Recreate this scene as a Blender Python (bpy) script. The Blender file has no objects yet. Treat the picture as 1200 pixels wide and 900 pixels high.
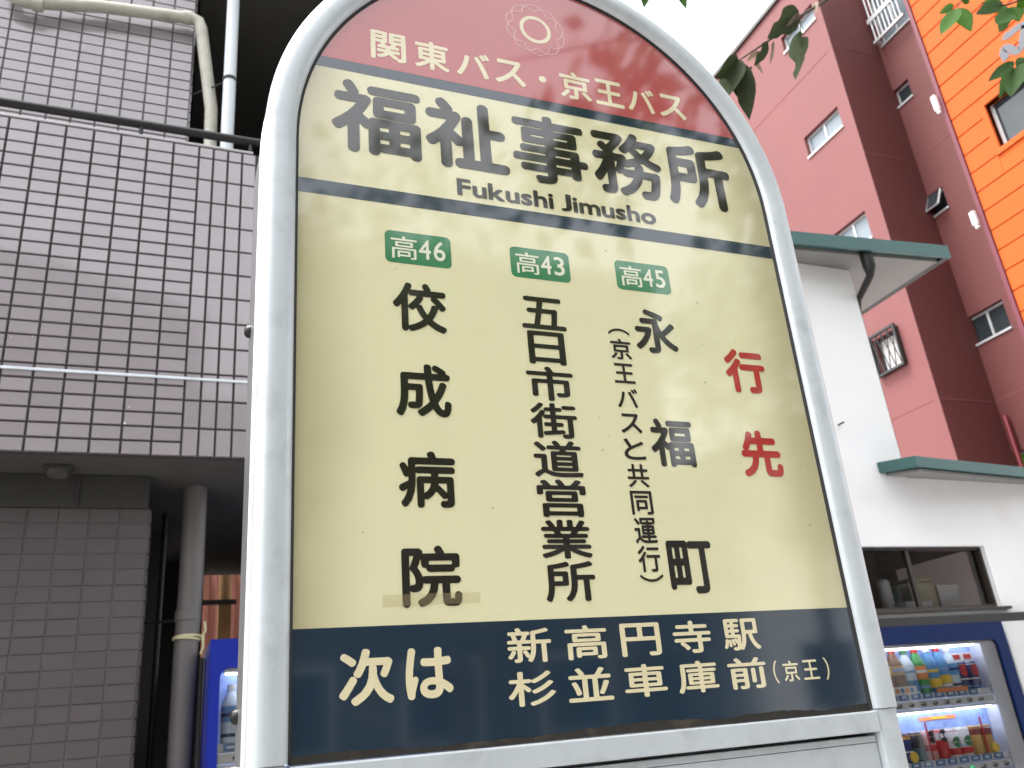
import bpy, bmesh, math, random
import numpy as np
from mathutils import Vector, Matrix

scene = bpy.context.scene
R = math.radians

# ------------------------------------------------------------------ camera
EYE = Vector((0.0, 0.0, 1.5))
FPX, YAW, PITCH, ROLL = 1011.7, 0.409975, 0.397077, -0.097514
_f = Vector((math.sin(YAW)*math.cos(PITCH), math.cos(YAW)*math.cos(PITCH), math.sin(PITCH)))
_r = Vector((math.cos(YAW), -math.sin(YAW), 0))
_u = _r.cross(_f)
RIGHT = math.cos(ROLL)*_r + math.sin(ROLL)*_u
UP = -math.sin(ROLL)*_r + math.cos(ROLL)*_u
cam_data = bpy.data.cameras.new('camera')
cam = bpy.data.objects.new('camera', cam_data)
scene.collection.objects.link(cam)
cam.matrix_world = Matrix(((RIGHT.x, UP.x, -_f.x, EYE.x), (RIGHT.y, UP.y, -_f.y, EYE.y),
                           (RIGHT.z, UP.z, -_f.z, EYE.z), (0, 0, 0, 1)))
cam_data.sensor_width = 36.0
cam_data.lens = FPX/1200*36.0
cam_data.clip_start = 0.02
cam_data.clip_end = 500
cam_data.dof.use_dof = True
cam_data.dof.focus_distance = 0.86
cam_data.dof.aperture_fstop = 16.0
scene.camera = cam

# ------------------------------------------------------------------ sky, sun, exposure
SUN_EL, SUN_AZ = R(66), R(-75)          # azimuth from +Y towards +X: the bright side is over the left roofs
world = bpy.data.worlds.new('World')
scene.world = world
world.use_nodes = True
wn, wl = world.node_tree.nodes, world.node_tree.links
sky = wn.new('ShaderNodeTexSky')
sky.sky_type = 'NISHITA'
sky.sun_disc = False
sky.sun_elevation = SUN_EL
sky.sun_rotation = SUN_AZ
sky.air_density = 1.0
sky.dust_density = 4.0
hs = wn.new('ShaderNodeHueSaturation')
hs.inputs['Saturation'].default_value = 0.14
wl.new(sky.outputs[0], hs.inputs['Color'])
wl.new(hs.outputs[0], wn['Background'].inputs['Color'])
wn['Background'].inputs['Strength'].default_value = 0.15

sd = bpy.data.lights.new('sun', 'SUN')
sd.energy = 0.7
sd.angle = R(18)
sd.color = (1.0, 0.97, 0.93)
sun = bpy.data.objects.new('sun', sd)
scene.collection.objects.link(sun)
sdir = Vector((math.sin(SUN_AZ)*math.cos(SUN_EL), math.cos(SUN_AZ)*math.cos(SUN_EL), math.sin(SUN_EL)))
sun.rotation_euler = sdir.to_track_quat('Z', 'Y').to_euler()
sun.location = (-6, 2, 14)

vs = scene.view_settings
vs.view_transform = 'Standard'
vs.look = 'None'
vs.exposure = 2.25
vs.gamma = 1.0
vs.use_curve_mapping = False

# ------------------------------------------------------------------ helpers
rng = random.Random(7)
col = scene.collection


def ray(px, py):
    return RIGHT*((px-600)/FPX) - UP*((py-450)/FPX) + _f


def onY(px, py, Y):
    d = ray(px, py)
    return EYE + d*(Y/d.y)


def onX(px, py, X):
    d = ray(px, py)
    return EYE + d*(X/d.x)


def lin(r, g, b):
    f = lambda c: (c/255/12.92 if c/255 <= 0.04045 else ((c/255+0.055)/1.055)**2.4)
    return (f(r), f(g), f(b))


def tag(o, label=None, cat=None, group=None, kind=None):
    if label: o['label'] = label
    if cat: o['category'] = cat
    if group: o['group'] = group
    if kind: o['kind'] = kind
    return o


def empty(name, loc=(0, 0, 0), rot=(0, 0, 0)):
    o = bpy.data.objects.new(name, None)
    o.empty_display_size = 0.1
    col.objects.link(o)
    o.location = loc
    o.rotation_euler = rot
    return o


def pane_mb(x0, x1, y, z0, z1):
    return MB().add([(x0, y, z0), (x1, y, z0), (x1, y, z1), (x0, y, z1)], [(0, 1, 2, 3)])


class MB:
    """collects shapes, builds ONE mesh object"""
    def __init__(self):
        self.v, self.f, self.sm = [], [], []

    def add(self, vs_, fs, smooth=False):
        b = len(self.v)
        self.v += [tuple(p) for p in vs_]
        self.f += [tuple(i+b for i in f) for f in fs]
        self.sm += [smooth]*len(fs)
        return self

    def box(self, a, b):
        x0, y0, z0 = a; x1, y1, z1 = b
        return self.add([(x0, y0, z0), (x1, y0, z0), (x1, y1, z0), (x0, y1, z0), (x0, y0, z1), (x1, y0, z1), (x1, y1, z1), (x0, y1, z1)],
                        [(0, 3, 2, 1), (4, 5, 6, 7), (0, 1, 5, 4), (1, 2, 6, 5), (2, 3, 7, 6), (3, 0, 4, 7)])

    def prism(self, poly, vec):
        """poly: planar list of 3D points, vec: extrusion"""
        n = len(poly); vec = Vector(vec)
        P = [Vector(p) for p in poly]
        fs = [tuple(range(n))[::-1], tuple(range(n, 2*n))]
        fs += [(i, (i+1) % n, (i+1) % n+n, i+n) for i in range(n)]
        return self.add(P+[p+vec for p in P], fs)

    def tube(self, pts, rad, n=12, cap=True, smooth=True):
        P = [Vector(p) for p in pts]
        if not isinstance(rad, (list, tuple)): rad = [rad]*len(P)
        t0 = (P[1]-P[0]).normalized()
        a = t0.orthogonal().normalized()
        vs_, fs = [], []
        for i, p in enumerate(P):
            t = (P[min(i+1, len(P)-1)]-P[max(i-1, 0)]).normalized()
            a = (a - t*a.dot(t)).normalized()
            b = t.cross(a)
            for k in range(n):
                an = 2*math.pi*k/n
                vs_.append(p+(a*math.cos(an)+b*math.sin(an))*rad[i])
        for i in range(len(P)-1):
            for k in range(n):
                fs.append((i*n+k, i*n+(k+1) % n, (i+1)*n+(k+1) % n, (i+1)*n+k))
        self.add(vs_, fs, smooth)
        if cap:
            m = len(P)-1
            self.add([vs_[k] for k in range(n)], [tuple(range(n))[::-1]])
            self.add([vs_[m*n+k] for k in range(n)], [tuple(range(n))])
        return self

    def lathe(self, prof, c=(0, 0, 0), n=16):
        """prof: (radius, z) from bottom to top"""
        vs_, fs = [], []
        for r_, z in prof:
            for k in range(n):
                an = 2*math.pi*k/n
                vs_.append((c[0]+r_*math.cos(an), c[1]+r_*math.sin(an), c[2]+z))
        for i in range(len(prof)-1):
            for k in range(n):
                fs.append((i*n+k, i*n+(k+1) % n, (i+1)*n+(k+1) % n, (i+1)*n+k))
        self.add(vs_, fs, True)
        m = len(prof)-1
        self.add(vs_[:n], [tuple(range(n))[::-1]])
        self.add(vs_[m*n:], [tuple(range(n))])
        return self

    def mesh(self, name, material):
        me = bpy.data.meshes.new(name)
        me.from_pydata(self.v, [], self.f)
        me.polygons.foreach_set('use_smooth', self.sm)
        me.update()
        if material: me.materials.append(material)
        return me

    def build(self, name, material, parent=None, bevel=0.0, seg=2, loc=None):
        o = bpy.data.objects.new(name, self.mesh(name, material))
        col.objects.link(o)
        if parent is not None: o.parent = parent
        if loc is not None: o.location = loc
        if bevel:
            m = o.modifiers.new('bevel', 'BEVEL')
            m.width = bevel; m.segments = seg; m.limit_method = 'ANGLE'; m.angle_limit = R(40)
        return o


def link(mesh, name, parent=None, loc=(0, 0, 0), rot=(0, 0, 0)):
    o = bpy.data.objects.new(name, mesh)
    col.objects.link(o)
    if parent is not None: o.parent = parent
    o.location = loc
    o.rotation_euler = rot
    return o


def wall_cells(xs, zs, filled, y0, y1, along='X'):
    """sheet wall with openings: cells between xs x zs that are filled(xc, zc), from y0 to y1, one closed shell"""
    m = MB()
    nx, nz = len(xs)-1, len(zs)-1
    F = [[filled((xs[i]+xs[i+1])/2, (zs[j]+zs[j+1])/2) for j in range(nz)] for i in range(nx)]
    P = (lambda a, y, z: (a, y, z)) if along == 'X' else (lambda a, y, z: (y, a, z))
    g = lambda i, j: 0 <= i < nx and 0 <= j < nz and F[i][j]
    for i in range(nx):
        for j in range(nz):
            if not F[i][j]: continue
            a0, a1, z0, z1 = xs[i], xs[i+1], zs[j], zs[j+1]
            m.add([P(a0, y0, z0), P(a1, y0, z0), P(a1, y0, z1), P(a0, y0, z1)], [(0, 1, 2, 3)])
            m.add([P(a0, y1, z0), P(a1, y1, z0), P(a1, y1, z1), P(a0, y1, z1)], [(3, 2, 1, 0)])
            if not g(i-1, j): m.add([P(a0, y0, z0), P(a0, y0, z1), P(a0, y1, z1), P(a0, y1, z0)], [(0, 1, 2, 3)])
            if not g(i+1, j): m.add([P(a1, y0, z0), P(a1, y0, z1), P(a1, y1, z1), P(a1, y1, z0)], [(3, 2, 1, 0)])
            if not g(i, j-1): m.add([P(a0, y0, z0), P(a1, y0, z0), P(a1, y1, z0), P(a0, y1, z0)], [(3, 2, 1, 0)])
            if not g(i, j+1): m.add([P(a0, y0, z1), P(a1, y0, z1), P(a1, y1, z1), P(a0, y1, z1)], [(0, 1, 2, 3)])
    return m


# ------------------------------------------------------------------ materials
def mat(name, c, rough=0.6, metal=0.0, var=0.0, vscale=3.0, bump=0.0, bscale=60.0, rand=0.0, island=0.0,
        stain=None, sscale=2.0, samt=0.5, coat=0.0, spec=0.5, emit=None, trans=0.0, detail=4.0):
    """var: soft colour mottling; rand/island: lightness per object / per piece; stain: colour of weathering patches"""
    m = bpy.data.materials.new(name)
    m.use_nodes = True
    n, l = m.node_tree.nodes, m.node_tree.links
    b = n['Principled BSDF']
    b.inputs['Roughness'].default_value = rough
    b.inputs['Metallic'].default_value = metal
    b.inputs['Specular IOR Level'].default_value = spec
    b.inputs['Coat Weight'].default_value = coat
    b.inputs['Coat Roughness'].default_value = 0.06
    b.inputs['Coat IOR'].default_value = 1.62
    tc = n.new('ShaderNodeTexCoord')
    rgb = n.new('ShaderNodeRGB')
    rgb.outputs[0].default_value = (*c, 1)
    out = rgb.outputs[0]

    def mul(out, fac_socket, amount):
        mr = n.new('ShaderNodeMapRange')
        mr.inputs['To Min'].default_value = 1-amount
        mr.inputs['To Max'].default_value = 1+amount
        l.new(fac_socket, mr.inputs['Value'])
        mx = n.new('ShaderNodeMix')
        mx.data_type = 'RGBA'; mx.blend_type = 'MULTIPLY'
        mx.inputs['Factor'].default_value = 1
        l.new(out, mx.inputs['A']); l.new(mr.outputs[0], mx.inputs['B'])
        return mx.outputs['Result']

    def noise(sc, det=4.0, rgh=0.6):
        t = n.new('ShaderNodeTexNoise')
        t.inputs['Scale'].default_value = sc
        t.inputs['Detail'].default_value = det
        t.inputs['Roughness'].default_value = rgh
        l.new(tc.outputs['Object'], t.inputs['Vector'])
        return t.outputs['Fac']
    if var:
        out = mul(out, noise(vscale, detail), var*2)
    if rand:
        oi = n.new('ShaderNodeObjectInfo')
        out = mul(out, oi.outputs['Random'], rand)
    if island:
        ge = n.new('ShaderNodeNewGeometry')
        out = mul(out, ge.outputs['Random Per Island'], island)
    if stain:
        cr = n.new('ShaderNodeMapRange')
        cr.inputs['From Min'].default_value = 0.52
        cr.inputs['From Max'].default_value = 0.72
        l.new(noise(sscale, 6.0, 0.65), cr.inputs['Value'])
        ml = n.new('ShaderNodeMath'); ml.operation = 'MULTIPLY'
        ml.inputs[1].default_value = samt
        l.new(cr.outputs[0], ml.inputs[0])
        mx = n.new('ShaderNodeMix'); mx.data_type = 'RGBA'
        l.new(ml.outputs[0], mx.inputs['Factor'])
        l.new(out, mx.inputs['A'])
        mx.inputs['B'].default_value = (*stain, 1)
        out = mx.outputs['Result']
    l.new(out, b.inputs['Base Color'])
    if bump:
        bp = n.new('ShaderNodeBump')
        bp.inputs['Strength'].default_value = bump
        bp.inputs['Distance'].default_value = 0.01
        l.new(noise(bscale, 3.0), bp.inputs['Height'])
        l.new(bp.outputs[0], b.inputs['Normal'])
    if emit:
        b.inputs['Emission Color'].default_value = (*emit[:3], 1)
        b.inputs['Emission Strength'].default_value = emit[3]
    if trans:
        # thin leaf: part of the light passes through
        tr = n.new('ShaderNodeBsdfTranslucent')
        l.new(out, tr.inputs['Color'])
        ms = n.new('ShaderNodeMixShader')
        ms.inputs[0].default_value = trans
        l.new(b.outputs[0], ms.inputs[1]); l.new(tr.outputs[0], ms.inputs[2])
        l.new(ms.outputs[0], n['Material Output'].inputs['Surface'])
    return m


def glass(name, tint=(0.02, 0.025, 0.03), alpha=0.35, rough=0.02):
    """thin window pane: mirror-like reflection over a tinted see-through sheet"""
    m = bpy.data.materials.new(name)
    m.use_nodes = True
    n, l = m.node_tree.nodes, m.node_tree.links
    n.remove(n['Principled BSDF'])
    fr = n.new('ShaderNodeFresnel'); fr.inputs['IOR'].default_value = 1.5
    tr = n.new('ShaderNodeBsdfTransparent')
    tr.inputs['Color'].default_value = (1-alpha, 1-alpha, 1-alpha, 1)
    gl = n.new('ShaderNodeBsdfGlossy'); gl.inputs['Roughness'].default_value = rough
    ms = n.new('ShaderNodeMixShader')
    l.new(fr.outputs[0], ms.inputs[0]); l.new(tr.outputs[0], ms.inputs[1]); l.new(gl.outputs[0], ms.inputs[2])
    l.new(ms.outputs[0], n['Material Output'].inputs['Surface'])
    return m


M = {}
# sign
PR, PB = 0.07, 0.012
M['cream'] = mat('aged cream acrylic', (0.735, 0.70, 0.44), rough=PR, coat=1.0, var=0.035, vscale=3.5, stain=(0.50, 0.42, 0.22), sscale=4.0, samt=0.22, bump=0.006, bscale=9)
def edge_dirt_and_shade(m, c, amount):
    """old dirt and the shade of the frame, both coloured in along the panel sides"""
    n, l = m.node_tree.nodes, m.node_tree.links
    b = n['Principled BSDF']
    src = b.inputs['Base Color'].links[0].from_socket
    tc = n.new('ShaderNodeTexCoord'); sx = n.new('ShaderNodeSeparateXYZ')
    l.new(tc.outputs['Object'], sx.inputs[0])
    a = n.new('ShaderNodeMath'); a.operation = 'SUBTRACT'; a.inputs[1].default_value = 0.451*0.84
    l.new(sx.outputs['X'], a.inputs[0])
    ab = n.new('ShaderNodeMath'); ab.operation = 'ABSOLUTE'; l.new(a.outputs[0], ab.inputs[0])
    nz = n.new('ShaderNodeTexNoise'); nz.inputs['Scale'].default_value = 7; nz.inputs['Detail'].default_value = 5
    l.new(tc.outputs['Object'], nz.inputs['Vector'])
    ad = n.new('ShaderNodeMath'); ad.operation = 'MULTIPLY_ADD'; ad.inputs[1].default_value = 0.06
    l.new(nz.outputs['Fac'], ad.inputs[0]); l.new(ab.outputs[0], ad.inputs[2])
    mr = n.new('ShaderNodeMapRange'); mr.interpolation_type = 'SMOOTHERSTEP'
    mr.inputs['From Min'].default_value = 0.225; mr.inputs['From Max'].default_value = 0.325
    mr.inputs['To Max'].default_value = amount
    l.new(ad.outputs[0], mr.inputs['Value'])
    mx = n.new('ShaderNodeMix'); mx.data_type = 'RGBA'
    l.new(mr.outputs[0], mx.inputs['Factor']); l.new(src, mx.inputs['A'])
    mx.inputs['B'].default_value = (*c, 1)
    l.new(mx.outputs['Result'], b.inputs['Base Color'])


edge_dirt_and_shade(M['cream'], (0.40, 0.35, 0.19), 0.75)  # edge dirt plus frame shade, both put into the panel colour
M['sign_red'] = mat('sign red print', (0.45, 0.092, 0.09), rough=PR, coat=1.0, var=0.05, vscale=5, bump=0.006, bscale=9)
M['sign_navy'] = mat('sign navy print', (0.014, 0.032, 0.052), rough=PR, coat=1.0, var=0.12, vscale=6, stain=(0.05, 0.045, 0.035), sscale=7, samt=0.3, bump=0.006, bscale=9)
M['sign_black'] = mat('sign black print', (0.022, 0.019, 0.014), rough=PR, coat=1.0, bump=0.006, bscale=9)
M['sign_redtext'] = mat('sign red lettering', (0.42, 0.035, 0.03), rough=PR, coat=1.0)
M['sign_green'] = mat('sign green badge', (0.03, 0.20, 0.075), rough=PR, coat=1.0, var=0.06)
M['sign_badge_text'] = mat('sign badge lettering', (0.72, 0.74, 0.56), rough=PR, coat=1.0)
M['sign_creamtext'] = mat('sign cream lettering', (0.74, 0.66, 0.42), rough=PR, coat=1.0, var=0.04, vscale=9)
M['sign_emblem'] = mat('sign emblem pale pink', (0.66, 0.36, 0.34), rough=PR, coat=1.0)
M['alu'] = mat('silver painted aluminium', (0.57, 0.61, 0.63), rough=0.36, metal=0.2, var=0.05, vscale=14, stain=(0.20, 0.20, 0.19), sscale=26, samt=0.25, bump=0.02, bscale=220)
M['alu_mid'] = mat('satin aluminium housing', (0.42, 0.44, 0.455), rough=0.4, metal=0.3, var=0.06, vscale=12)
M['alu_bright'] = mat('polished aluminium lip', (0.80, 0.82, 0.83), rough=0.22, metal=0.5)
M['alu_side'] = mat('dull aluminium housing', (0.30, 0.30, 0.31), rough=0.28, metal=0.6, var=0.08, vscale=10)
M['gasket'] = mat('black rubber gasket', (0.012, 0.012, 0.012), rough=0.6)
M['grime'] = mat('black grime', (0.02, 0.016, 0.011), rough=0.75, var=0.25, vscale=40, stain=(0.10, 0.075, 0.045), sscale=26, samt=0.8)
M['steel'] = mat('bolt steel', (0.45, 0.45, 0.44), rough=0.3, metal=0.9)
# left building
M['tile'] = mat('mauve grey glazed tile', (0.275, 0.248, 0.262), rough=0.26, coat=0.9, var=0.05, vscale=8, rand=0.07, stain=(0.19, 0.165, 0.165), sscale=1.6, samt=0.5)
M['tile_i'] = mat('mauve grey glazed tile wall', (0.275, 0.248, 0.262), rough=0.26, coat=0.9, var=0.05, vscale=8, island=0.07, stain=(0.19, 0.165, 0.165), sscale=1.6, samt=0.5)
M['joint_dark'] = mat('dark tile joint', (0.046, 0.037, 0.040), rough=0.9)
M['joint_pale'] = mat('pale tile joint', (0.105, 0.096, 0.094), rough=0.9)
M['joint_mid'] = mat('grey tile joint', (0.16, 0.145, 0.15), rough=0.9)
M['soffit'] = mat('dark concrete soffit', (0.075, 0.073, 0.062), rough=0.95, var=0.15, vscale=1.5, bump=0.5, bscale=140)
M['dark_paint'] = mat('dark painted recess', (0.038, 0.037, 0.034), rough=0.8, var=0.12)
M['black_metal'] = mat('black painted rail', (0.013, 0.0125, 0.0125), rough=0.5)
M['cream_pvc'] = mat('cream plastic pipe', (0.50, 0.49, 0.415), rough=0.4, var=0.06, stain=(0.22, 0.20, 0.15), sscale=9, samt=0.5)
M['white_pvc'] = mat('white plastic pipe', (0.60, 0.65, 0.68), rough=0.4, var=0.04)
M['grey_pvc'] = mat('grey plastic pipe', (0.145, 0.134, 0.128), rough=0.5, var=0.08, vscale=6)
M['pale_strip'] = mat('pale blue cable cover', (0.60, 0.66, 0.70), rough=0.5, var=0.1, vscale=12)
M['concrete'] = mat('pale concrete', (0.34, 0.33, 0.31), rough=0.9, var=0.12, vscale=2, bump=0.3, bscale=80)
M['twine'] = mat('pale yellow plastic twine', (0.62, 0.58, 0.33), rough=0.6, var=0.15, vscale=50)
# right side
M['white_wall'] = mat('white render', (0.83, 0.825, 0.825), rough=0.9, var=0.025, vscale=1.2, bump=0.15, bscale=120, stain=(0.62, 0.58, 0.54), sscale=1.3, samt=0.22)
M['green_metal'] = mat('dark green roof metal', (0.030, 0.095, 0.088), rough=0.45, var=0.10, vscale=3)
M['soffit_white'] = mat('pale soffit board', (0.27, 0.265, 0.255), rough=0.85, var=0.06)
M['brown_alu'] = mat('dark brown aluminium', (0.028, 0.020, 0.015), rough=0.4)
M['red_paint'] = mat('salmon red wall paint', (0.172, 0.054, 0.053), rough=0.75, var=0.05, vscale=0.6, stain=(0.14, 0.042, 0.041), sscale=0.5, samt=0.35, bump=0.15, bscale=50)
M['bay_shade'] = mat('salmon red bay with painted shade', (0.122, 0.031, 0.028), rough=0.75, var=0.06, vscale=0.6, stain=(0.105, 0.029, 0.027), sscale=0.5, samt=0.35, bump=0.15, bscale=50)  # shade of the recess painted in as a darker wall colour
M['red_trim'] = mat('crimson trim', (0.11, 0.009, 0.022), rough=0.6)
M['orange'] = mat('orange siding', (0.50, 0.084, 0.012), rough=0.75, spec=0.2, var=0.035, vscale=0.8, island=0.02, rand=0.03)
M['orange_joint'] = mat('siding joint', (0.40, 0.075, 0.012), rough=0.8)
M['grey_letter'] = mat('grey wall lettering', (0.085, 0.085, 0.10), rough=0.6, var=0.1)
M['win_alu'] = mat('window aluminium', (0.55, 0.56, 0.57), rough=0.4, metal=0.3)
M['win_frost'] = mat('pale blue frosted glass', (0.17, 0.21, 0.24), rough=0.25, var=0.03, vscale=1)
M['win_dark'] = mat('dark window glass', (0.03, 0.038, 0.042), rough=0.05, var=0.3, vscale=2)
M['win_green'] = mat('window pane with painted green reflection', (0.10, 0.28, 0.03), rough=0.5, var=0.3, vscale=6)  # green reflections in the glass, put into the pane colour
M['glass'] = glass('clear pane', alpha=0.18)
M['clear_glass'] = glass('machine display glass', alpha=0.04)
M['navy_machine'] = mat('navy blue machine enamel', (0.004, 0.016, 0.078), rough=0.35, spec=0.2, var=0.05)
M['bright_blue'] = mat('bright blue machine enamel', (0.010, 0.022, 0.24), rough=0.3, spec=0.25)
M['machine_white'] = mat('machine white enamel', (0.66, 0.67, 0.67), rough=0.3, var=0.03)
M['machine_panel'] = mat('pale grey machine panel', (0.68, 0.69, 0.74), rough=0.3)
M['tube_light'] = mat('fluorescent tube', (0.8, 0.8, 0.85), 0.4, emit=(0.85, 0.9, 1.0, 2.6))
M['lit_back'] = mat('lit display back', (0.22, 0.32, 0.62), rough=0.5, var=0.4, vscale=16, emit=(0.35, 0.48, 1.0, 0.05))
M['btn'] = mat('black push button', (0.02, 0.02, 0.018), rough=0.35)
M['btn_green'] = mat('lit green push button', (0.02, 0.35, 0.12), rough=0.3)
M['price'] = mat('blue price tag', (0.08, 0.20, 0.42), rough=0.4)
M['price_w'] = mat('white price tag print', (0.62, 0.70, 0.76), rough=0.4)


def plain(nm, c, r_=0.35, **k):
    M[nm] = mat(nm.replace('_', ' '), c, rough=r_, **k)


M['bolt'] = mat('dull bolt', (0.035, 0.035, 0.035), rough=0.4, metal=0.8)
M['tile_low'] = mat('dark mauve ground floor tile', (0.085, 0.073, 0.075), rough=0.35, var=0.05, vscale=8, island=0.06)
plain('tea_brown', (0.16, 0.075, 0.03)); plain('tan_label', (0.50, 0.34, 0.18)); plain('water_clear', (0.55, 0.66, 0.74), 0.15)
plain('blue_drink', (0.09, 0.26, 0.50), var=0.2, vscale=30); plain('green_drink', (0.06, 0.30, 0.08)); plain('yellow', (0.75, 0.52, 0.05))
plain('can_navy', (0.012, 0.022, 0.12), 0.25); plain('can_red', (0.48, 0.03, 0.03), 0.25); plain('white_paper', (0.72, 0.71, 0.70), 0.6)
plain('coffee', (0.03, 0.022, 0.03), 0.25); plain('pink', (0.62, 0.30, 0.28), 0.4); plain('gold', (0.50, 0.30, 0.08), 0.3)
plain('orange_print', (0.70, 0.24, 0.08), 0.5); plain('maroon', (0.20, 0.03, 0.035), 0.3); plain('sky_print', (0.22, 0.36, 0.62), 0.5, var=0.25, vscale=14)
plain('leafgreen_print', (0.03, 0.16, 0.06), 0.4); plain('cap_white', (0.7, 0.7, 0.7)); plain('cardboard', (0.19, 0.12, 0.07), 0.8, var=0.15, vscale=9)
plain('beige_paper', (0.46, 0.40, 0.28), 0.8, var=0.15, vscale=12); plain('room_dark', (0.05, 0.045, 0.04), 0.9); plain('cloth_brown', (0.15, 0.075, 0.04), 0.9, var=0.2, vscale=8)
plain('cloth_teal', (0.05, 0.11, 0.12), 0.9, var=0.3, vscale=12)
# nature, ground
M['leaf'] = mat('green leaf', (0.036, 0.100, 0.009), rough=0.6, spec=0.2, var=0.15, vscale=25, rand=0.3, trans=0.5)
M['leaf_dark'] = mat('dark leaf underside', (0.030, 0.042, 0.014), rough=0.7, spec=0.15, var=0.25, vscale=30, rand=0.2, trans=0.25)
M['leaf_dry'] = mat('dry curled leaf', (0.17, 0.11, 0.06), rough=0.7, var=0.3, vscale=30, rand=0.2, trans=0.2)
M['crown'] = mat('tree foliage', (0.055, 0.105, 0.022), rough=0.5, island=0.35, trans=0.3)
M['bark'] = mat('grey brown bark', (0.075, 0.055, 0.042), rough=0.9, var=0.25, vscale=20, bump=0.8, bscale=60)
M['asphalt'] = mat('asphalt', (0.05, 0.05, 0.052), rough=0.9, var=0.15, vscale=4, bump=0.6, bscale=300)
M['paving'] = mat('concrete paving', (0.25, 0.24, 0.23), rough=0.9, var=0.1, vscale=2, island=0.08)
M['ground'] = mat('bare ground', (0.16, 0.14, 0.12), rough=0.95, var=0.2, vscale=1)
M['line_white'] = mat('road line paint', (0.7, 0.7, 0.68), rough=0.7, var=0.1)
M['rust_sheet'] = mat('rust brown corrugated sheet', (0.42, 0.17, 0.12), rough=0.7, var=0.12, vscale=3)
M['wood'] = mat('orange brown wood', (0.30, 0.16, 0.06), rough=0.7, var=0.2, vscale=8)
M['house_beige'] = mat('brown render', (0.10, 0.085, 0.07), rough=0.9, var=0.05)
M['house_grey'] = mat('dark grey render', (0.075, 0.075, 0.078), rough=0.9, var=0.05)
M['roof_dark'] = mat('dark roof tile', (0.05, 0.05, 0.055), rough=0.7, var=0.1)

# ------------------------------------------------------------------ ground, road, pavement
g = MB().add([(-150, -150, -0.16), (150, -150, -0.16), (150, 150, -0.16), (-150, 150, -0.16)], [(0, 1, 2, 3)]).build('ground', M['ground'])
tag(g, kind='structure')
g = MB().box((-60, -8.0, -0.155), (60, -1.1, -0.13)).build('road', M['asphalt'])
tag(g, kind='structure')
for yy in (-1.6, -7.5):
    l_ = MB().box((-60, yy-0.07, -0.134), (60, yy+0.07, -0.126)).build('edge_line', M['line_white'], g)
g = MB().box((-60, -0.94, -0.155), (60, 12, 0.0)).build('pavement', M['paving'])
tag(g, kind='structure')
MB().box((-60, -1.1, -0.155), (60, -0.945, 0.004)).build('kerb', M['concrete'], g, bevel=0.015)
g = MB().box((-60, -11, -0.155), (60, -8.0, -0.02)).build('far_pavement', M['paving'])
tag(g, kind='structure')


# ------------------------------------------------------------------ lettering: rounded gothic glyphs from the built-in font
def _segdist(P, A, B):
    d = B-A
    L = (d*d).sum(1)+1e-12
    out = np.full(len(P), 9.0, np.float32)
    for i in range(0, len(A), 64):
        a, dd, ll = A[i:i+64], d[i:i+64], L[i:i+64]
        px = P[:, None, 0]-a[None, :, 0]; py = P[:, None, 1]-a[None, :, 1]
        t = np.clip((px*dd[:, 0]+py*dd[:, 1])/ll, 0, 1)
        q = (px-t*dd[:, 0])**2+(py-t*dd[:, 1])**2
        out = np.minimum(out, q.min(1))
    return np.sqrt(out)


def _inside(P, A, B):
    c = np.zeros(len(P), bool)
    for (ax, ay), (bx, by) in zip(A, B):
        if ay == by: continue
        m = ((ay > P[:, 1]) != (by > P[:, 1]))
        x = (bx-ax)*(P[:, 1]-ay)/(by-ay)+ax
        c ^= m & (P[:, 0] < x)
    return c


def _march(F, x0, y0, h):
    """closed loops where F crosses 0 (F<0 inside)"""
    ny, nx = F.shape
    S = F < 0
    segs = {}

    def pt(i0, j0, i1, j1):
        a, b = F[j0, i0], F[j1, i1]
        t = a/(a-b)
        return (x0+h*(i0+t*(i1-i0)), y0+h*(j0+t*(j1-j0)))
    C = S[:-1, :-1].astype(int)+2*S[:-1, 1:]+4*S[1:, 1:]+8*S[1:, :-1]
    js, is_ = np.nonzero((C > 0) & (C < 15))
    E_ = {'b': lambda i, j: ((i, j, i+1, j)), 'r': lambda i, j: ((i+1, j, i+1, j+1)), 't': lambda i, j: ((i, j+1, i+1, j+1)), 'l': lambda i, j: ((i, j, i, j+1))}
    tab = {1: ['lb'], 2: ['br'], 3: ['lr'], 4: ['rt'], 5: ['lb', 'rt'], 6: ['bt'], 7: ['lt'], 8: ['tl'], 9: ['tb'], 10: ['br', 'tl'], 11: ['tr'], 12: ['rl'], 13: ['rb'], 14: ['bl']}
    pts = {}
    for j, i in zip(js, is_):
        for s in tab[int(C[j, i])]:
            a, b = E_[s[0]](i, j), E_[s[1]](i, j)
            for e in (a, b):
                if e not in pts: pts[e] = pt(*e)
            segs.setdefault(a, []).append(b)
    loops = []
    while segs:
        a = next(iter(segs)); loop = []
        cur = a
        while cur in segs:
            nx_ = segs[cur].pop()
            if not segs[cur]: del segs[cur]
            loop.append(pts[cur]); cur = nx_
        if len(loop) > 3: loops.append(loop)
    return loops


def _thin(loop, tol):
    out = list(loop)
    for _ in range(3):
        n = len(out)
        if n < 8: break
        keep = []
        i = 0
        while i < n:
            keep.append(out[i])
            if i+2 <= n:
                a, b, c = out[i], out[(i+1) % n], out[(i+2) % n]
                L = math.hypot(c[0]-a[0], c[1]-a[1])+1e-9
                dv = abs((c[0]-a[0])*(b[1]-a[1])-(c[1]-a[1])*(b[0]-a[0]))/L
                if dv < tol and i+1 < n:
                    i += 2; continue
            i += 1
        out = keep
    return out


_outl = {}


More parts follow.
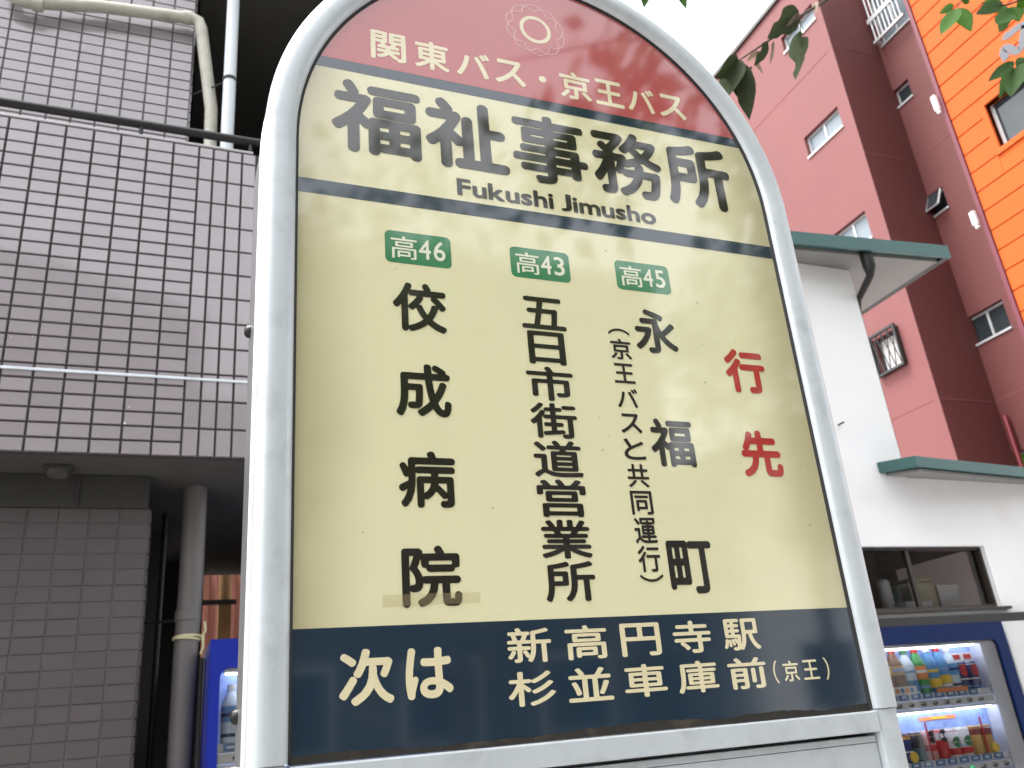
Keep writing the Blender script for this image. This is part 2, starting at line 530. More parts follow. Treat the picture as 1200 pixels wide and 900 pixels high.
def outline(ch):
    if ch not in _outl:
        c = bpy.data.curves.new('glyph', 'FONT')
        c.body = ch; c.size = 1.0; c.resolution_u = 4
        c.fill_mode = 'NONE'
        o = bpy.data.objects.new('glyph', c)
        col.objects.link(o)
        bpy.context.view_layer.update()
        me = bpy.data.meshes.new_from_object(o)
        V = np.array([v.co[:2] for v in me.vertices], np.float32)
        E2 = np.array([e.vertices[:] for e in me.edges])
        bpy.data.objects.remove(o); bpy.data.curves.remove(c); bpy.data.meshes.remove(me)
        _outl[ch] = (V[E2[:, 0]], V[E2[:, 1]])
    return _outl[ch]


_gl = {}


def glyph(ch, erode, grow):
    """loops of the glyph opened by `erode` and grown by `grow` em: round stroke ends; normalised to its box (0..1)"""
    k = (ch, erode, grow)
    if k in _gl: return _gl[k]
    A, B = outline(ch)
    lo = np.minimum(A.min(0), B.min(0))-grow-0.03
    hi = np.maximum(A.max(0), B.max(0))+grow+0.03
    h = max(hi[0]-lo[0], hi[1]-lo[1])/112
    nx, ny = int((hi[0]-lo[0])/h)+2, int((hi[1]-lo[1])/h)+2
    X, Y = np.meshgrid(lo[0]+h*np.arange(nx), lo[1]+h*np.arange(ny))
    P = np.stack([X.ravel(), Y.ravel()], 1).astype(np.float32)
    D = _segdist(P, A, B)
    D[_inside(P, A, B)] *= -1
    F = (D+erode).reshape(ny, nx)
    lp = _march(F+1e-7, lo[0], lo[1], h)
    a2 = np.array([p for l_ in lp for p in l_], np.float32)
    b2 = np.array([p for l_ in lp for p in l_[1:]+l_[:1]], np.float32)
    G = np.full(len(P), 1.0, np.float32)
    G[D < -erode] = -1.0
    band = (D >= -erode) & (D < grow+0.03)
    G[band] = _segdist(P[band], a2, b2)-grow
    loops = [_thin(l_, h*0.05) for l_ in _march(G.reshape(ny, nx)+1e-7, lo[0], lo[1], h)]
    al = np.array([p for l_ in loops for p in l_])
    mn, mx = al.min(0), al.max(0)
    _gl[k] = [[((x-mn[0])/(mx[0]-mn[0])-0.5, (y-mn[1])/(mx[1]-mn[1])-0.5) for x, y in l_] for l_ in loops]
    return _gl[k]


def text_mesh(name, items, material, parent, y, thick=0.00008):
    """items: (char, u, v, w, h, erode, grow[, turn]) in sign units; each character flat print with a hair of thickness, facing -Y"""
    for it in items:
        c = bpy.data.curves.new(name, 'CURVE')
        c.dimensions = '2D'; c.fill_mode = 'BOTH'; c.extrude = thick
        ch, u, v, w, h, er, gr = it[:7]
        for lp in glyph(ch, er, gr):
            if len(it) > 7:   # bracket turned for vertical setting
                lp = [(y_, -x_) for x_, y_ in lp]
            s = c.splines.new('POLY')
            s.points.add(len(lp)-1)
            s.points.foreach_set('co', [q for x_, y_ in lp for q in (x_*w*SS, y_*h*SS, 0, 1)])
            s.use_cyclic_u = True
        o = bpy.data.objects.new(name, c)
        col.objects.link(o)
        me = bpy.data.meshes.new_from_object(o)
        bpy.data.objects.remove(o); bpy.data.curves.remove(c)
        me.transform(Matrix.Rotation(R(90), 4, 'X'))
        me.materials.clear(); me.materials.append(material)
        link(me, name, parent, (u*SS, y, v*SS+ZOFF))


# ------------------------------------------------------------------ the bus stop sign
SS = 0.84                       # metres per sign unit
TILT = 0.030411                 # the post leans a little over the pavement
D0 = 0.85*SS
V0 = -(1.5/SS)/math.cos(TILT)   # v of the ground
sign = empty('bus_stop_sign', (0, D0+1.5*math.tan(TILT), 0), (TILT, 0, 0))
tag(sign, 'tall round-topped silver bus stop sign with cream, red and navy panel', 'bus stop sign')
# local frame: x = u*SS, z = (v-V0)*SS, y = depth behind the panel face
ox = empty('origin'); col.objects.unlink(ox); bpy.data.objects.remove(ox)
ZOFF = -V0*SS
UC, WR, VC = 0.451, 0.333, 0.677        # centre, inner half width, arch centre


def arch_path(off, vlow, n=72):
    """outline from bottom left over the arch to bottom right at distance `off` outside the inner edge"""
    r_ = WR+off
    pts = [(UC-r_, vlow), (UC-r_, (vlow+VC)/2)]
    pts += [(UC-r_*math.cos(math.pi*i/n), VC+r_*math.sin(math.pi*i/n)) for i in range(n+1)]
    pts += [(UC+r_, (vlow+VC)/2), (UC+r_, vlow)]
    return pts


def sweep(prof, vlow, smooth=True):
    """prof: closed list of (offset outward, depth); swept along the arch"""
    m = MB()
    rings = [[(u*SS, d*SS, v*SS+ZOFF) for u, v in arch_path(o, vlow)] for o, d in prof]
    n = len(rings[0]); k = len(prof)
    vs_ = [p for r_ in rings for p in r_]
    fs = []
    for a in range(k):
        b = (a+1) % k
        for i in range(n-1):
            fs.append((a*n+i, a*n+i+1, b*n+i+1, b*n+i))
    m.add(vs_, fs, smooth)
    m.add([r_[0] for r_ in rings], [tuple(range(k))])
    m.add([r_[-1] for r_ in rings], [tuple(range(k))[::-1]])
    return m


def fix(o):
    bm = bmesh.new(); bm.from_mesh(o.data)
    bmesh.ops.recalc_face_normals(bm, faces=bm.faces)
    bm.to_mesh(o.data); bm.free()
    return o


# front tube: flattened half-round profile
prof = [(0.0, 0.012), (0.0, 0.0)]
for i in range(15):
    a = math.pi*i/14
    prof.append((0.0178-0.0178*math.cos(a), -0.002-0.0115*math.sin(a)))
prof += [(0.0356, 0.012)]
fix(sweep(prof, 0.004).build('front_frame', M['alu'], sign))
fix(sweep([(0.002, 0.012), (0.031, 0.012), (0.031, 0.0135), (0.0325, 0.014), (0.0325, 0.046), (0.002, 0.046)], 0.004, False).build('front_housing', M['alu_mid'], sign))
fix(sweep([(0.002, 0.046), (0.0352, 0.046), (0.0358, 0.049), (0.0352, 0.052), (0.002, 0.052)], 0.004).build('housing_lip', M['alu_bright'], sign))
fix(sweep([(0.002, 0.052), (0.0335, 0.052), (0.0335, 0.135), (0.002, 0.135)], 0.004, False).build('rear_housing', M['alu_side'], sign))
prof2 = [(0.001+o*0.85, 0.135+0.012-d*0.6) for o, d in prof]
fix(sweep(prof2, 0.004).build('rear_frame', M['alu_side'], sign))
fix(sweep([(-0.0030, 0.006), (-0.0030, -0.0005), (0.0006, -0.0035), (0.0006, 0.006)], 0.004, False).build('gasket', M['gasket'], sign))


def panel_poly(v0, v1, inset=0.0005, n=60):
    """part of the arched panel between two heights"""
    r_ = WR-inset

    def half(v):
        return r_ if v <= VC else math.sqrt(max(r_*r_-(v-VC)**2, 1e-8))
    L, Rr = [], []
    for i in range(n+1):
        v = v0+(v1-v0)*i/n
        if v1 > VC+r_-1e-4:   # crowd samples towards the crown
            v = v0+(v1-v0)*math.sin(math.pi/2*i/n)
        L.append((UC-half(v), v)); Rr.append((UC+half(v), v))
    return Rr+L[::-1]


def sheet(name, poly, y0, y1, material, parent):
    m = MB()
    m.prism([(u*SS, y0*SS, v*SS+ZOFF) for u, v in poly], (0, (y1-y0)*SS, 0))
    return fix(m.build(name, material, parent))


VTOP = VC+WR-0.0006
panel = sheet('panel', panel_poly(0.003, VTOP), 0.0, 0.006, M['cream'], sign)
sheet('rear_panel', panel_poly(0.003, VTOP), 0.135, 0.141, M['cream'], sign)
P1 = -0.00028   # printed films lie just proud of the panel
P2 = -0.00052
sheet('red_field', panel_poly(0.8035, VTOP), P1, -0.0001, M['sign_red'], panel)
sheet('upper_bar', panel_poly(0.7880, 0.8032), P1, -0.0001, M['sign_navy'], panel)
sheet('lower_bar', panel_poly(0.6030, 0.6222, n=2), P1, -0.0001, M['sign_navy'], panel)
navy = sheet('navy_field', panel_poly(0.0032, 0.1200, n=2), P1, -0.0001, M['sign_navy'], panel)


def rrect(u0, u1, v0, v1, r_, n=6):
    pts = []
    for cx, cy, a0 in ((u1-r_, v1-r_, 0), (u0+r_, v1-r_, 90), (u0+r_, v0+r_, 180), (u1-r_, v0+r_, 270)):
        pts += [(cx+r_*math.cos(R(a0+90*i/n)), cy+r_*math.sin(R(a0+90*i/n))) for i in range(n+1)]
    return pts


lettering_root = panel
_tm = lambda nm, items, m_, y: text_mesh(nm, items, M[m_], panel, y*SS)


def place(o):
    return o


# title
place(_tm('character', [(c, u, 0.722, w, h, e_, g_+e_-0.012) for c, u, w, h, g_, e_ in
      (('福', 0.2150, 0.111, 0.106, 0.038, .020), ('祉', 0.3315, 0.110, 0.106, 0.042, .022), ('事', 0.4475, 0.108, 0.108, 0.034, .010), ('務', 0.5640, 0.107, 0.106, 0.037, .018), ('所', 0.6790, 0.108, 0.105, 0.042, .022))], 'sign_black', P1-0.00018))
place(_tm('character', [(c, u, 0.8395, w, h, 0.010, 0.032) for c, u, w, h in
      (('関', .232, .046, .046), ('東', .290, .046, .046), ('バ', .347, .047, .041), ('ス', .400, .044, .041), ('・', .448, .011, .011),
       ('京', .498, .048, .047), ('王', .551, .045, .045), ('バ', .603, .045, .042), ('ス', .655, .044, .041))], 'sign_creamtext', P2))
# romanised name, set from its own letters
rom, ux = [], 0.0
for ch in 'Fukushi Jimusho':
    if ch == ' ':
        ux += 0.20; continue
    A_, B_ = outline(ch)
    wd = float(A_[:, 0].max()-A_[:, 0].min())
    y0_, y1_ = float(A_[:, 1].min()), float(A_[:, 1].max())
    if ch == 'J': y0_, y1_, wd = -0.01, 0.73, 0.29
    gr_ = 0.025
    rom.append((ch, ux+wd/2+gr_, (y0_+y1_)/2, wd+2*gr_, y1_-y0_+2*gr_))
    ux += wd+2*gr_+0.050
kx = 0.283/(ux-0.050); ky = 0.0262/0.79
place(_tm('character', [(c, 0.3130+x_*kx, 0.6305+(y_+0.025)*ky, w*kx, h*ky, 0.0, 0.025) for c, x_, y_, w, h in rom], 'sign_black', P1-0.00018))
# line badges
for u0, num in ((0.220, '46'), (0.376, '43'), (0.5215, '45')):
    b_ = sheet('route_badge', rrect(u0, u0+0.080, 0.525, 0.567, 0.0065), P1, -0.0001, M['sign_green'], panel)
    place(_tm('character', [('高', u0+.0225, .5455, .0315, .0300, 0.006, 0.012), (num[0], u0+.0475, .5465, .0145, .0262, 0.006, 0.018), (num[1], u0+.0655, .5465, .0145, .0262, 0.006, 0.018)], 'sign_badge_text', P2))
# destinations
place(_tm('character', [(c, .2585, v, .0625, .0615, 0.020, 0.046) for c, v in zip('佼成病院', (.470, .369, .268, .167))], 'sign_black', P1-0.00018))
place(_tm('character', [(c, .413, .4785-.0457*i, w, .0428, 0.016, 0.036) for i, (c, w) in enumerate(zip('五日市街道営業所', (.058, .048, .060, .059, .060, .060, .060, .060)))], 'sign_black', P1-0.00018))
place(_tm('character', [(c, .568, v, .0605, .0605, 0.020, 0.044) for c, v in zip('永福町', (.469, .321, .172))], 'sign_black', P1-0.00018))
sm = [('（', .514, .4640, .0300, .0080, 0.004, 0.014, 1)]
sm += [(c, .514, .4400-.0323*i, .0285, h, 0.006, 0.022) for i, (c, h) in enumerate(zip('京王バスと共同運行', (.028, .026, .0245, .0245, .026, .028, .028, .0295, .0295)))]
sm += [('）', .514, .1600, .0300, .0080, 0.004, 0.014, 1)]
place(_tm('character', sm, 'sign_black', P1-0.00018))
place(_tm('character', [('行', .6965, .424, .062, .061, 0.022, 0.056), ('先', .6965, .312, .060, .061, 0.022, 0.056)], 'sign_redtext', P1-0.00018))
# next stop
place(_tm('character', [('次', .190, .074, .052, .0505, 0.022, 0.052), ('は', .2515, .074, .0475, .0475, 0.022, 0.052)], 'sign_creamtext', P2))
place(_tm('character', [(c, .359+.0653*i, .0950, .049, .0345, 0.016, 0.033) for i, c in enumerate('新高円寺駅')], 'sign_creamtext', P2))
row = [(c, .358+.0656*i, .0530, .0515, .0330, 0.016, 0.033) for i, c in enumerate('杉並車庫前')]
row += [('（', .6585, .0520, .0060, .0250, 0.004, 0.006), ('京', .680, .0520, .0215, .0225, 0.006, 0.016), ('王', .708, .0520, .0225, .0215, 0.006, 0.016), ('）', .7315, .0520, .0060, .0250, 0.004, 0.006)]
place(_tm('character', row, 'sign_creamtext', P2))
# emblem: plain ring inside a wreath of ten crossing arcs
EU, EV = 0.4455, 0.926


def ribbon(m, pts, w, y):
    L, Rr = [], []
    for i, (u, v) in enumerate(pts):
        a, b = pts[max(i-1, 0)], pts[min(i+1, len(pts)-1)]
        t = math.hypot(b[0]-a[0], b[1]-a[1])
        nx, ny = -(b[1]-a[1])/t, (b[0]-a[0])/t
        L.append((u+nx*w/2, v+ny*w/2)); Rr.append((u-nx*w/2, v-ny*w/2))
    vs_ = [(u*SS, y*SS, v*SS+ZOFF) for u, v in L+Rr]
    n = len(pts)
    m.add(vs_, [(i, n+i, n+i+1, i+1) for i in range(n-1)])


m = MB()
ribbon(m, [(EU+.0212*math.cos(2*math.pi*i/60), EV+.0212*math.sin(2*math.pi*i/60)) for i in range(61)], 0.0056, P2)
m.build('emblem_ring', M['sign_creamtext'], panel)
m = MB()
for k in range(10):
    a0 = 2*math.pi*(k+0.5)/10
    cu, cv = EU+.0265*math.cos(a0), EV+.0265*math.sin(a0)
    arc = [(cu+.0185*math.cos(a0+R(t)), cv+.0185*math.sin(a0+R(t))) for t in range(-88, 89, 11)]
    ribbon(m, arc, 0.0015, P2-0.00002*(k % 2)-0.00003*(k == 9))
m.build('emblem_wreath', M['sign_emblem'], panel)

# strip of old tape under the last character, specks, grime along the bottom rail
tp = bpy.data.materials.new('yellowed clear tape'); tp.use_nodes = True
_n, _l = tp.node_tree.nodes, tp.node_tree.links
_pb = _n['Principled BSDF']
_pb.inputs['Base Color'].default_value = (0.52, 0.42, 0.22, 1); _pb.inputs['Roughness'].default_value = 0.45
_pb.inputs['Alpha'].default_value = 0.11
sheet('old_tape', [(0.2065, 0.1375), (0.3085, 0.1390), (0.3090, 0.1500), (0.2068, 0.1490)], -0.0010, -0.0008, tp, panel)
sp = random.Random(5)
m = MB()
for _ in range(26):
    u, v = sp.uniform(0.13, 0.77), sp.uniform(0.13, 0.78)
    if _ < 10: u, v = sp.uniform(0.62, 0.76), sp.uniform(0.15, 0.56)
    r_ = sp.choice((0.0004, 0.0005, 0.0006, 0.0009))
    k = 7
    m.add([((u+r_*sp.uniform(.6, 1.3)*math.cos(2*math.pi*i/k))*SS, -0.0012*SS, (v+r_*sp.uniform(.6, 1.3)*math.sin(2*math.pi*i/k))*SS+ZOFF) for i in range(k)], [tuple(range(k))])
o = m.build('dirt_specks', M['grime'], panel); tag(o, kind='stuff')
m = MB()
top = []
for i in range(121):
    u = 0.1195+0.663*i/120
    hgt = 0.0035+0.0045*abs(math.sin(i*0.11+0.6))*abs(math.sin(i*0.023+2))+sp.uniform(0, 0.0014)
    if 40 < i < 85: hgt += 0.004*math.sin((i-40)/45*math.pi)
    top.append((u, 0.0028+hgt))
vs_ = [(u*SS, P2*SS, v*SS+ZOFF) for u, v in top]+[(u*SS, P2*SS, 0.0028*SS+ZOFF) for u, v in top]
m.add(vs_, [(121+i, 121+i+1, i+1, i) for i in range(120)])
m.build('grime_line', M['grime'], navy)

# bolts on the housing side
for vv in (0.478, 0.050):
    m = MB()
    m.lathe([(0.0001, 0.006), (0.0035, 0.0055), (0.0060, 0.0035), (0.0068, 0.0)][::-1], n=14)
    o = m.build('bolt', M['bolt'], sign, loc=((UC-WR-0.0335)*SS, 0.120*SS, vv*SS+ZOFF))
    o.rotation_euler = (0, R(-90), 0)
    o = m.build('bolt', M['bolt'], sign, loc=((UC+WR+0.0335)*SS, 0.120*SS, vv*SS+ZOFF))
    o.rotation_euler = (0, R(90), 0)

# rail, lower posts, timetable case, base


def sbox(m, u0, u1, d0, d1, v0, v1):
    return m.box((u0*SS, d0*SS, v0*SS+ZOFF), (u1*SS, d1*SS, v1*SS+ZOFF))


sbox(MB(), UC-WR+0.0005, UC+WR-0.0005, -0.010, 0.020, -0.0205, 0.0022).build('cross_rail', M['alu'], sign, bevel=0.0015)
m = MB()
for u0, u1 in ((UC-WR-0.0345, UC-WR-0.0002), (UC+WR+0.0002, UC+WR+0.0345)):
    p_ = [(u0, 0.14), (u0, 0.004)]
    for i in range(11):
        a = math.pi*i/10
        p_.append(((u0+u1)/2-(u1-u0)/2*math.cos(a), -0.0005-0.010*math.sin(a)))
    p_ += [(u1, 0.004), (u1, 0.14)]
    m2 = MB().prism([(u*SS, d*SS, V0*SS+ZOFF) for u, d in p_], (0, 0, (0.0034-V0)*SS))
    fix(m2.build('post', M['alu'], sign, bevel=0.0008))
lower = sbox(MB(), UC-WR+0.001, UC+WR-0.001, 0.012, 0.128, -1.02, -0.0235).build('lower_case', M['gasket'], sign)
for k in range(8):   # aluminium planks of the lower case
    v1 = -0.0245-0.0075*(k > 0)-0.124*max(k-1, 0)-(0.0 if k else 0)
    v0 = v1-0.0068 if k == 0 else v1-0.122
    sbox(MB(), UC-WR+0.001, UC+WR-0.001, 0.001, 0.012, v0, v1).build('case_board', M['alu'], lower, bevel=0.0006)
sbox(MB(), UC-WR-0.10, UC+WR+0.10, -0.10, 0.24, V0-0.01, V0+0.06).build('base', M['concrete'], sign, bevel=0.01)

# ------------------------------------------------------------------ tiled apartment building on the left
YF = 3.165          # parapet face
apt = empty('apartment_building', (-4, YF, 0))
tag(apt, 'mauve tiled apartment building with projecting balcony parapet and drain pipes', 'building')
off = Vector((4, -YF, 0))


def bld(mb, name, material, parent=apt, **k):
    o = mb.build(name, material, parent, **k)
    if parent is apt: o.location = off
    return o


PZ0, PZ1 = 2.566, 3.945
XC, CW = 0.0516, 0.1
corner_c = (0.283, YF+0.10)
# parapet core with rounded corner
poly = [(-8, YF), (0.283, YF)]
poly += [(corner_c[0]+0.10*math.sin(R(a)), corner_c[1]-0.10*math.cos(R(a))) for a in range(10, 91, 10)]
poly += [(0.383, 5.25), (0.24, 5.25), (0.24, YF+0.14), (-8, YF+0.14)]
parapet = bld(MB().prism([(x, y, PZ0) for x, y in poly], (0, 0, PZ1-PZ0)), 'parapet', M['joint_dark'])
fix(parapet)


def tile_mesh(w, h, t=0.007, ch=0.0022):
    """one glazed tile, chamfered, lying in XZ with its face towards -Y"""
    m = MB()
    a, b = w/2, h/2
    m.add([(-a, 0, -b), (a, 0, -b), (a, 0, b), (-a, 0, b), (-a+ch, -t, -b+ch), (a-ch, -t, -b+ch), (a-ch, -t, b-ch), (-a+ch, -t, b-ch)],
          [(4, 5, 6, 7), (0, 1, 5, 4), (1, 2, 6, 5), (2, 3, 7, 6), (3, 0, 4, 7)])
    return m


RP = (PZ1-PZ0-0.006)/25
NR = 25
t_h = tile_mesh(0.0945, RP-0.0055).mesh('tile', M['tile'])
t_v = tile_mesh(0.0525, 2*RP-0.0055).mesh('tile', M['tile'])
trn = random.Random(3)
inv = Vector((0, 0, 0))
ztop = PZ1-0.004
for r_ in range(NR):
    z = ztop-RP*(r_+0.5)
    for k in range(8):
        o = link(t_h, 'tile', parapet, (XC-CW*(k+0.5), YF-trn.uniform(0, 0.0012), z), (trn.uniform(-.006, .006), 0, trn.uniform(-.004, .004)))
NC = 0.0578
t_p = tile_mesh(0.0525, RP-0.0055).mesh('tile', M['tile'])
for r_ in range(13):
    z = ztop-2*RP*(r_)
    tm_ = t_v
    if r_ == 0: z, tm_ = ztop-RP*0.5, t_p
    for k in range(4):
        link(tm_, 'tile', parapet, (XC+NC*(k+0.5), YF-trn.uniform(0, 0.0012), z), (trn.uniform(-.006, .006), 0, trn.uniform(-.004, .004)))


def add_tile(m, w, h, c, ang=0.0, t=0.007):
    t_ = tile_mesh(w, h, t)
    ca, sa = math.cos(ang), math.sin(ang)
    dy = trn.uniform(-.0008, .0008)
    m.add([(c[0]+x*ca-(y+dy)*sa, c[1]+x*sa+(y+dy)*ca, c[2]+z) for x, y, z in t_.v], t_.f)


ts = MB()
for r_ in range(NR):
    z = ztop-RP*(r_+0.5)
    for k in range(8, 30): add_tile(ts, 0.0945, RP-0.0055, (XC-CW*(k+0.5), YF, z))
    for k in range(18): add_tile(ts, 0.0945, RP-0.0055, (0.383, YF+0.16+CW*(k+0.5), z), R(90))
for r_ in range(1, 13):
    z = ztop-2*RP*r_
    for a in (18, 45, 72):
        add_tile(ts, 0.048, 2*RP-0.0055, (corner_c[0]+0.1*math.sin(R(a)), corner_c[1]-0.1*math.cos(R(a)), z), R(a))
    for k in range(1): add_tile(ts, 0.0525, 2*RP-0.0055, (0.383, YF+0.13, z), R(90))
# set-back upper wall
YU = 3.60
up_z0, up_z1 = 3.2, 5.42
bld(MB().box((-8, YU, up_z0), (0.0, 4.3, 5.629)), 'upper_wall', M['joint_mid'])
RU = 0.0585
for r_ in range(int((up_z1-up_z0)/RU)):
    z = up_z1-RU*(r_+0.5)
    if z < 4.2: break
    for k in range(22): add_tile(ts, 0.0955, RU-0.0045, (-0.0-0.1*(k+0.5), YU, z))
    for k in range(6): add_tile(ts, 0.0955, RU-0.0045, (0.0, YU+0.008+0.1*(k+0.5), z), R(90))
# recessed ground floor wall
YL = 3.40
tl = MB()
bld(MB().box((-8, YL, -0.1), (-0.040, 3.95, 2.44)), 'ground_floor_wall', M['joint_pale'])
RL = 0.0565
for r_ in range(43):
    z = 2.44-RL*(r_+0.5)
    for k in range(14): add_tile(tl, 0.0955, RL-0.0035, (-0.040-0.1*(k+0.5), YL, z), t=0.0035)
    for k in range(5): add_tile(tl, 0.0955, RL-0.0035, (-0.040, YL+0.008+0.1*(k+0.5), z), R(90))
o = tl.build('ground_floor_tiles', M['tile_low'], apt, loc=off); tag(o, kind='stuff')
o = ts.build('tile_cladding', M['tile_i'], apt, loc=off); tag(o, kind='stuff')

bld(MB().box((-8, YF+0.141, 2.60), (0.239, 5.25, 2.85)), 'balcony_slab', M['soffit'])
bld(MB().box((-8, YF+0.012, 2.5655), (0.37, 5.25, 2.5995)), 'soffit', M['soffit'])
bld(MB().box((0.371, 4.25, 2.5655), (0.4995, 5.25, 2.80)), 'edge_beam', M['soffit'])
bld(MB().box((-8, YL-0.012, 2.441), (-0.045, YL+0.3, 2.565)), 'header_beam', M['dark_paint'], bevel=0.004)
bld(MB().box((-0.29, YL-0.020, 2.447), (-0.282, YL-0.0125, 2.56)), 'header_joint', M['joint_dark'])
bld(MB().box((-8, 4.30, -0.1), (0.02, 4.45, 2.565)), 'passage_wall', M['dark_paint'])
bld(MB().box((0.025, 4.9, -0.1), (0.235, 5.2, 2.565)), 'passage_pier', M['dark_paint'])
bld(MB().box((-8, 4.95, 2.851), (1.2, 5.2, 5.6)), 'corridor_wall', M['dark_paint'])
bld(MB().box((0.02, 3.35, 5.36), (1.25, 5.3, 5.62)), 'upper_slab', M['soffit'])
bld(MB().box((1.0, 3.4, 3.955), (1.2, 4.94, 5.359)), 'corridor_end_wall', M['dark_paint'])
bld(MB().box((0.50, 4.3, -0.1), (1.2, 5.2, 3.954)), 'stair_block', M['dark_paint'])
bld(MB().box((-8, 3.61, 5.63), (1.2, 5.3, 8.8)), 'top_storey', M['tile_i'])
bld(MB().box((-8, 5.3, -0.1), (-1.6, 9.0, 5.62)), 'rear_block', M['dark_paint'])
# coping and handrail
bld(MB().box((-8, YF-0.004, PZ1+0.0005), (0.27, YF+0.144, PZ1+0.014)), 'coping', M['tile_i'], bevel=0.003)
ra = onY(0, 117.5, YF+0.06); rb = onY(297, 170, YF+0.06)
zr = (ra.z+rb.z)/2+0.004
rail = bld(MB().tube([(-8, YF+0.06, zr), (0.30, YF+0.06, zr), (0.345, YF+0.075, zr), (0.36, YF+0.12, zr), (0.36, 4.9, zr)], 0.0185, n=14), 'handrail', M['black_metal'])
for xx in (-1.25, -0.62, -0.0, 0.26):
    xx = onY(165, 156, YF+0.06).x+0.62*round((xx+0.15)/0.62) if xx < 0.2 else 0.262
    MB().tube([(xx, YF+0.06, PZ1+0.005), (xx, YF+0.06, zr)], 0.0085, n=8).build('handrail_post', M['black_metal'], rail)
# pale strip of cable cover along the parapet
bld(MB().box((-8, YF-0.0125, 2.868), (0.283, YF-0.006, 2.879)), 'cable_cover', M['pale_strip'], bevel=0.002)
# chips in the glaze
m = MB()
for px, py, s in ((146, 496, .006), (151, 477, .0028), (38, 394, .003), (13, 395, .002)):
    c = onY(px, py, YF-0.0085)
    m.add([(c.x+s*trn.uniform(.6, 1.3)*math.cos(i*math.pi/4), c.y, c.z+s*.6*trn.uniform(.6, 1.3)*math.sin(i*math.pi/4)) for i in range(8)], [tuple(range(8))])
o = bld(m, 'glaze_chips', M['white_paper']); tag(o, kind='stuff')
# cream waste pipe running along the upper wall and dropping beside the white downpipe
YP = 3.53
c0, c1, c2 = onY(22, 1, YP), onY(120, 8, YP), onY(236, 24, YP)
c3 = onY(247.5, 128, YP+0.05)
rp = 0.030
pp = [c0+Vector((-0.035, 0.02, 0.16)), c0+Vector((-0.03, 0, 0.05)), c0+Vector((-0.012, 0, 0.012)), c0+Vector((0.03, 0, 0.002)), c1, c2+Vector((-0.045, 0, 0)), c2+Vector((-0.012, 0, -0.012)), c2+Vector((0.002, 0.002, -0.05)), c3, c3+Vector((0.005, 0.0, -0.25))]
wp = bld(MB().tube(pp, rp, n=16), 'waste_pipe', M['cream_pvc'])
for a, b in ((c0+Vector((0.055, 0, 0.001)), c0+Vector((0.10, 0, 0.003))), (c2+Vector((-0.085, 0, -0.002)), c2+Vector((-0.05, 0, 0.0)))):
    MB().tube([a, b], rp+0.004, n=16).build('pipe_socket', M['cream_pvc'], wp)
# white downpipe
w0 = onY(269, 100, 3.47)
dp = bld(MB().tube([(w0.x, 3.47, 2.86), (w0.x, 3.47, 5.36)], 0.0295, n=16), 'downpipe', M['white_pvc'])
wz = onY(268, 94, 3.47).z
MB().tube([(w0.x, 3.47, wz-0.008), (w0.x, 3.47, wz+0.008)], 0.0335, n=16).build('pipe_clip', M['dark_paint'], dp)
MB().tube([(w0.x, 3.47, wz), (0.0, 3.63, wz)], 0.004, n=6).build('pipe_bracket', M['dark_paint'], dp)
# grey downpipe under the balcony
gx = 0.118
gp = bld(MB().tube([(gx+0.004, 3.55, 2.5655), (gx+0.006, 3.55, 2.2), (gx, 3.55, 1.9), (gx-0.003, 3.55, 1.5), (gx-0.003, 3.55, -0.05)], [0.045, 0.045, 0.044, 0.0405, 0.0405], n=20), 'ground_downpipe', M['grey_pvc'])
zc = onY(222, 722, 3.55).z
MB().tube([(gx+0.001, 3.55, zc-0.018), (gx+0.001, 3.55, zc+0.018)], 0.0475, n=20).build('pipe_socket', M['grey_pvc'], gp)
MB().tube([(gx, 3.55, zc-0.012), (-0.045, 3.62, zc-0.012)], 0.005, n=6).build('pipe_bracket', M['black_metal'], gp)
MB().tube([(0.02, 3.93, -0.1), (0.02, 3.93, 2.566)], 0.012, n=8).build('conduit', M['black_metal'], gp)
# lamp on the soffit
lc = onY(68, 551, 3.30)
lampb = bld(MB().box((lc.x-0.045, 3.27, 2.548), (lc.x+0.045, 3.35, 2.5655)), 'soffit_lamp', M['dark_paint'], bevel=0.004)
MB().lathe([(0.030, -0.012), (0.036, 0.0), (0.036, 0.012)], (lc.x, 3.305, 2.541), 18).build('lamp_lens', M['soffit'], lampb)
# twine
zt = onY(222, 748, 3.50).z
pts = []
for i in range(49):
    a = 2*math.pi*i/16
    pts.append((gx+0.0465*math.cos(a), 3.55+0.0465*math.sin(a), zt+0.006*math.sin(a*0.7)+0.004*i/16))
pts += [(gx+0.058, 3.535, zt+0.012), (gx+0.060, 3.53, zt-0.03), (gx+0.052, 3.53, zt-0.055)]
tw = MB().tube(pts, 0.0045, n=6).tube([(gx+0.047, 3.545, zt), (gx+0.066, 3.535, zt+0.03), (gx+0.062, 3.535, zt+0.065)], 0.005, n=6)
o = tw.build('twine', M['twine'])
tag(o, 'pale yellow twine knotted round the grey downpipe', 'twine')
# thin stake beside the pipe
o = MB().tube([(0.178, 3.60, -0.02), (0.176, 3.60, zt-0.06)], 0.010, n=8).build('stake', M['grey_pvc'])
tag(o, 'thin grey stake standing between the grey downpipe and a vending machine', 'stake')

